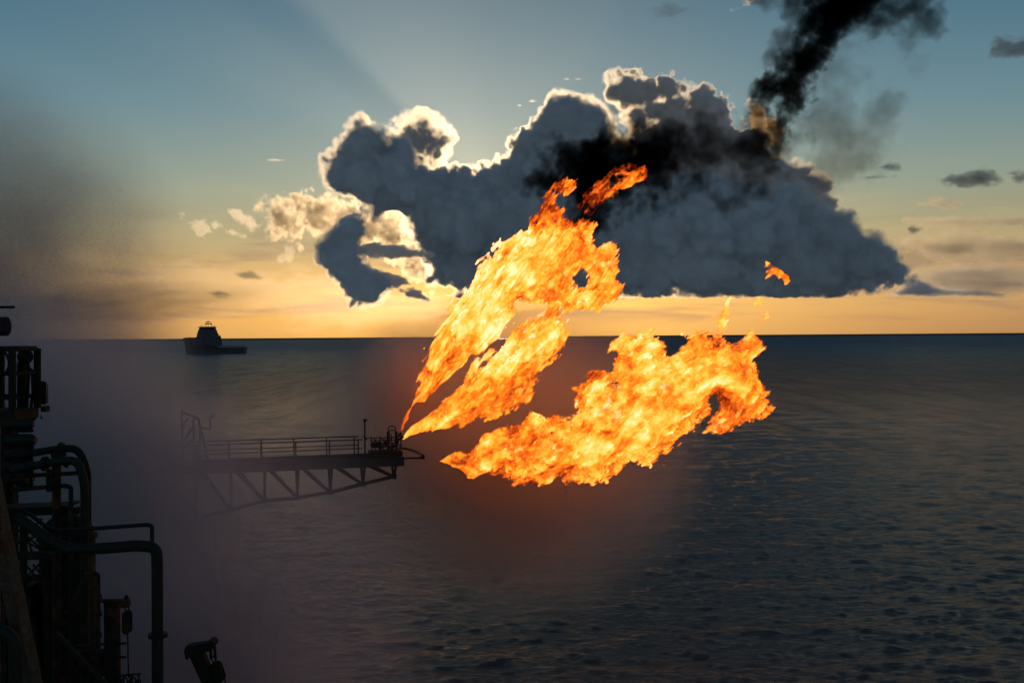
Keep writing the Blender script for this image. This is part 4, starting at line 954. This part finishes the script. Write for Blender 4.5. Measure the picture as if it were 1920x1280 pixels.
    pipe('bent_pipe', [(20, 893), (150, 886), (160, 886)], 16.2, 4, M_DARK, 'straight level pipe just below the two fat bends', bend=.1)
    pipe('bent_pipe', [(20, 918), (120, 910), (133, 912), (133, 960), (135, 1500)], 15.8, 4.2, M_DARK, 'thin dark pipe turning down left of the fat vertical pipes', bend=.14)
    tag(MB().bar(A(92, 879, 15.7), A(92, 921, 15.7), 8 * 15.7 / F, .08).build('pipe_clamp', M_DARK, bevel=.006), 'short upright clamp plate across the two level pipes', 'clamp')
    pcol = empty('support_column', A(106, 1500, 16.3), 'rusty brown upright column behind the bent pipes', 'column')
    MB().tube([A(106, 848, 16.3), A(106, 1500, 16.3)], 8 * 16.3 / F, 14).build('column', M_BROWN, pcol)
    MB().bar(A(98, 852, 16.3), A(122, 852, 16.3), .12, 9 * 16.3 / F).build('head_plate', M_DARK, pcol, bevel=.006)
    MB().tube([A(114, 866, 16.3), A(127, 874, 16.3)], 4 * 16.3 / F, 8).build('bracket', M_DARK, pcol)
    # grating walkway and vessel
    wk = empty('pipe_rack', A(80, 950, 16.6), 'dark pipe rack platform edge crossing behind the pipes', 'rack')
    MB().bar(A(-40, 952, 16.6), A(138, 945, 16.6), .5, .035).build('deck_plate', M_DARK, wk)
    MB().bar(A(-40, 964, 16.5), A(150, 956, 16.5), .12, .10).build('beam', M_DARK, wk)
    MB().bar(A(-40, 1042, 16.5), A(130, 1040, 16.5), .12, .12).build('beam', M_DARK, wk)
    for a, b in (((35, 970), (85, 1010)), ((40, 1012), (78, 972)), ((45, 1012), (88, 1036)), ((30, 1018), (82, 1000)), ((50, 1080), (85, 1046)), ((38, 1046), (72, 1086)), ((62, 1058), (88, 1088)), ((30, 990), (84, 1032)), ((44, 978), (60, 1036))):
        MB().tube([A(*a, 16.7), A(*b, 16.7)], .018, 8).build('brace', M_BROWN, wk)
    MB().bar(A(44, 968, 16.8), A(44, 1400, 16.8), .09, .09).build('post', M_DARK, wk)
    vs = empty('process_vessel', A(126, 1500, 17.8), 'big dark upright process vessel with domed top behind the pipes', 'tank')
    R = 49 * 17.8 / F; ztop = A(126, 962, 17.8).z; zb = A(126, 1500, 17.8).z; cx = A(126, 962, 17.8)
    pr = [(R, zb - ztop), (R, -.42)] + [(R * math.cos(t_), -.42 + .42 * math.sin(t_)) for t_ in np.linspace(.15, 1.5, 8)]
    MB().lathe(cx, (0, 0, 1), pr, 40).build('shell', M_BLACK, vs)
    for dz in (-.42, -1.35, -2.4): MB().lathe(cx + Vector((0, 0, dz)), (0, 0, 1), [(R, -.03), (R + .035, -.028), (R + .035, .028), (R, .03)], 40).build('band', M_DARK, vs)
    MB().lathe(cx + Vector((-.1, 0, -.02)), (0, 0, 1), [(.10, -.1), (.10, .03), (.15, .035), (.15, .07), (.02, .08)], 18).build('manhole', M_DARK, vs)
    cab = empty('equipment_cabinet', A(60, 1500, 17.4), 'black box-like equipment housing in the lower left corner behind the slanted beam', 'cabinet')
    MB().box(A(20, 1500, 17.2), A(84, 1086, 17.9)).build('housing', M_BLACK, cab, bevel=.02)
    MB().tube(fillet([A(40, 1092, 17.0), A(60, 1080, 17.0), A(86, 1084, 17.0), A(90, 1500, 17.0)], .1), .05, 10).build('duct', M_DARK, cab)
    MB().box(A(36, 1170, 17.12), A(62, 1120, 17.2)).build('panel', M_BROWN, cab, bevel=.008)
    MB().bar(A(60, 1170, 16.9), A(72, 1260, 16.9), .10, .1).build('post', M_BROWN, cab)
    pipe('bent_pipe', [(45, 955), (96, 994), (165, 991), (276, 983), (285, 985), (285, 1026)], 15.2, 3.8, M_GREEN, 'thin pipe running level to the right and hooking down into the fat outer pipe', bend=.12, flanges=[(165, 990, 1)])
    pipe('bent_pipe', [(30, 968), (118, 1030), (200, 1027), (262, 1022), (294, 1026), (295, 1080), (296, 1500)], 15.0, 10.5, M_GREEN, 'fattest green pipe, stepping out to the right and dropping straight down', bend=.26, flanges=[(296, 1190, 0)], seg=20)
    pipe('bent_pipe', [(160, 1076), (172, 1073), (184, 1076), (184, 1240), (184, 1500)], 15.6, 4.2, M_BROWN, 'narrow red brown pipe with flanges hanging beside the vessel', bend=.12, flanges=[(184, 1118, 0), (184, 1190, 0), (184, 1150, 0)])
    for k, py in enumerate((1208, 1218)):
        tag(MB().tube([A(140, py + 1, 15.4), A(200, py - 1, 15.4)], 2.2 * 15.4 / F, 8).build('cross_pipe', M_BROWN), ['upper of two thin level pipes joining the davit post', 'lower of two thin level pipes joining the davit post'][k], 'pipe')

    def davit(lab, pos, Y, angle, labels, hook):
        u = Y / F
        d_ = empty('davit', pos, lab, 'davit', 'davits with hanging pulley blocks')
        ca, sa = math.cos(angle), math.sin(angle)
        def D(x, z, y=0): return Vector(pos) + Vector(((x * ca + z * sa) * u, y, (-x * sa + z * ca) * u))
        V = [D(-12, 0, -.08), D(12, 0, -.08), D(12, -260, -.08), D(-12, -260, -.08), D(-12, 0, .08), D(12, 0, .08), D(12, -260, .08), D(-12, -260, .08)]
        MB().add(V, [(0,1,2,3), (7,6,5,4), (0,4,5,1), (1,5,6,2), (2,6,7,3), (3,7,4,0)]).build('post', M_BLACK, d_, bevel=.012)
        return d_, D
    d1, D = davit('upright davit with a flat arm, just left of the fattest pipe', A(210, 1127, 14.8), 14.8, 0.0, None, None)
    u = 14.8 / F
    MB().prism([D(-24, 2, -.06), D(-24, 4, -.06), D(32, 4, -.06), D(33, -10, -.06), D(20, -11, -.06), D(8, -8, -.06)], (0, .12, 0)).build('arm', M_BROWN, d1, bevel=.008)
    MB().lathe(D(27, 5), (0, 0, 1), [(.03, 0), (.035, .02), (.02, .05)], 12).build('pin', M_BLACK, d1)
    for py in (1206, 1232): MB().tube([A(221, py, 14.8), A(236, py - 1, 14.8)], .018, 8).build('step', M_BLACK, d1)
    def pulley(c, ang, lab, h=44, w=15, u=u):
        r_ = empty('pulley_block', c, lab, 'pulley', 'pulley blocks hanging from the davits')
        ca, sa = math.cos(ang), math.sin(ang)
        def Q(x, z, y=0): return Vector(c) + Vector(((x * ca + z * sa) * u, y, (-x * sa + z * ca) * u))
        prof = [(w * .5 * math.cos(t_), -w * .5 + w * .5 * math.sin(t_)) for t_ in np.linspace(0, PI, 9)] + [(w * .5 * math.cos(t_), -h + w * .5 + w * .42 * math.sin(t_)) for t_ in np.linspace(PI, 2 * PI, 9)]
        for y0 in (-.055, .03): MB().prism([Q(x, z, y0) for x, z in prof], (0, .025, 0)).build('cheek', M_BLACK, r_)
        MB().lathe(Q(0, -h * .35, -.03), (0, 1, 0), [(w * .46 * u, 0), (w * .36 * u, .012), (w * .36 * u, .045), (w * .46 * u, .058)], 20).build('sheave', M_BLACK, r_)
        tor = [Q(3.6 * math.cos(t_), 4 + 7 * math.sin(t_)) for t_ in np.linspace(0, 2 * PI, 21)]
        MB().tube(tor, 1.5 * u, 8).build('shackle', M_BLACK, r_)
        return r_, Q
    p1, Q = pulley(A(238, 1144, 14.8), 0.0, 'narrow pulley block hanging straight down from the upright davit')
    tag(MB().tube([A(239, 1187, 14.8), A(240, 1225, 14.8), A(241, 1270, 14.8)], 1.4 * u, 8).build('hoist_rope', M_ROPE), 'taut hoist rope under the upright davit pulley', 'rope')
    hk = empty('lashing_gear', A(243, 1272, 14.8), 'tangle of hooks and shackles at the foot of the hoist rope', 'hooks')
    for k in range(7):
        c = A(228 + k * 5.2, 1270 + (k * 7 % 11), 14.7 + .05 * (k % 3)); rr_ = .03 + .012 * (k % 3)
        MB().tube([c + Vector((rr_ * math.cos(t_), .01 * math.sin(3 * t_), rr_ * 1.4 * math.sin(t_))) for t_ in np.linspace(0, 2 * PI, 17)], .012, 6).build('shackle', M_BLACK, hk)
    MB().tube([A(224, 1266, 14.8), A(264, 1262, 14.8)], .015, 8).build('bar', M_BLACK, hk)
    Y2 = 13.6; u2 = Y2 / F
    d2, D = davit('leaning davit head with a pulley block, bottom edge right of the fattest pipe', A(365, 1214, Y2), Y2, math.radians(-24), None, None)
    MB().prism([A(348, 1216, Y2) + Vector((0, -.09, 0)), A(352, 1207, Y2) + Vector((0, -.09, 0)), A(396, 1202, Y2) + Vector((0, -.09, 0)), A(402, 1209, Y2) + Vector((0, -.09, 0)), A(398, 1217, Y2) + Vector((0, -.09, 0)), A(372, 1220, Y2) + Vector((0, -.09, 0)), A(352, 1234, Y2) + Vector((0, -.09, 0))], (0, .18, 0)).build('arm', M_BLACK, d2, bevel=.01)
    MB().lathe(A(398, 1204, Y2) - Vector((0, .1, 0)), (0, 1, 0), [(.045, 0), (.055, .01), (.055, .19), (.045, .2)], 16).build('pin', M_BLACK, d2)
    MB().tube([A(394, 1210, Y2), A(396, 1235, Y2)], .02, 8).build('link', M_BLACK, d2); MB().tube([A(402, 1210, Y2), A(404, 1235, Y2)], .02, 8).build('link', M_BLACK, d2)
    p2, Q = pulley(A(402, 1240, Y2), math.radians(-16), 'rounded pulley block tilting below the leaning davit head', h=42, w=22, u=u2)
    tag(MB().tube([A(414, 1258, Y2), A(420, 1270, Y2), A(434, 1310, Y2)], 1.5 * u2, 8).build('hoist_rope', M_ROPE), 'slack rope leaving the tilted pulley at the bottom edge', 'rope')
    # slanted beam and brace
    sbm = empty('slanted_beam', A(30, 1400, 13.5), 'worn cream painted slanted beam with rust along its edge, at the left edge', 'beam')
    MB().bar(A(-22, 890, 13.5), A(82, 1400, 13.5), .17, .20, up=(0, 1, 0)).build('web', M_CREAM, sbm, bevel=.008)
    MB().bar(A(-10, 890, 13.42), A(94, 1400, 13.42), .02, .26, up=(0, 1, 0)).build('edge_flange', M_CREAM, sbm)
    pipe('bent_pipe', [(-30, 1165), (10, 1185), (28, 1202), (30, 1260), (30, 1420)], 13.0, 12, M_GREEN, 'fat green elbow pipe low at the left edge in front of the slanted beam', bend=.2, seg=18)
    tag(MB().bar(A(105, 1184, 14.4), A(200, 1284, 14.4), .05, .06, up=(0, 1, 0)).build('diagonal_brace', M_OLIVE, bevel=.005), 'olive diagonal brace sloping down to the davit post', 'brace')
    mo = empty('valve_cluster', A(186, 1275, 15.9), 'dark cluster of valves and hand wheels low between vessel and davit post', 'valves')
    for k, (x, y) in enumerate(((176, 1236), (190, 1250), (178, 1266), (166, 1250), (188, 1232))):
        v = MB().lathe(A(x, y, 15.9), (0.2 * k, 1, .3), [(.03, -.14), (.09, -.11), (.09, -.06), (.05, -.04), (.05, .04), (.09, .06), (.09, .11), (.03, .14)], 14).build('valve', M_BLACK, mo)
        cc = A(x, y, 15.7)
        MB().tube([cc + Vector((.075 * math.cos(t_), 0, .075 * math.sin(t_))) for t_ in np.linspace(0, 2 * PI, 17)], .01, 6).build('hand_wheel', M_BLACK, v)
    # the ship's deck and side below the frame, which carry all of this
    zd = A(100, 1500, 16).z
    foot = [(-4.2, 9), (-4.4, 17.6), (-10.5, 17.6), (-31.5, 53.2), (-31.5, 70), (-60, 70), (-60, 9)]
    mb = MB(); mb.prism([Vector((x, y, zd - .3)) for x, y in foot], (0, 0, .3))
    tag(mb.build('ship_deck', M_DARK, smooth=False), kind='structure')
    mb = MB(); mb.prism([Vector((x - .12, y, -2)) for x, y in foot], (0, 0, zd - .3 + 1.99))
    tag(mb.build('ship_side', M_HULL, smooth=False), kind='structure')
log('all done')
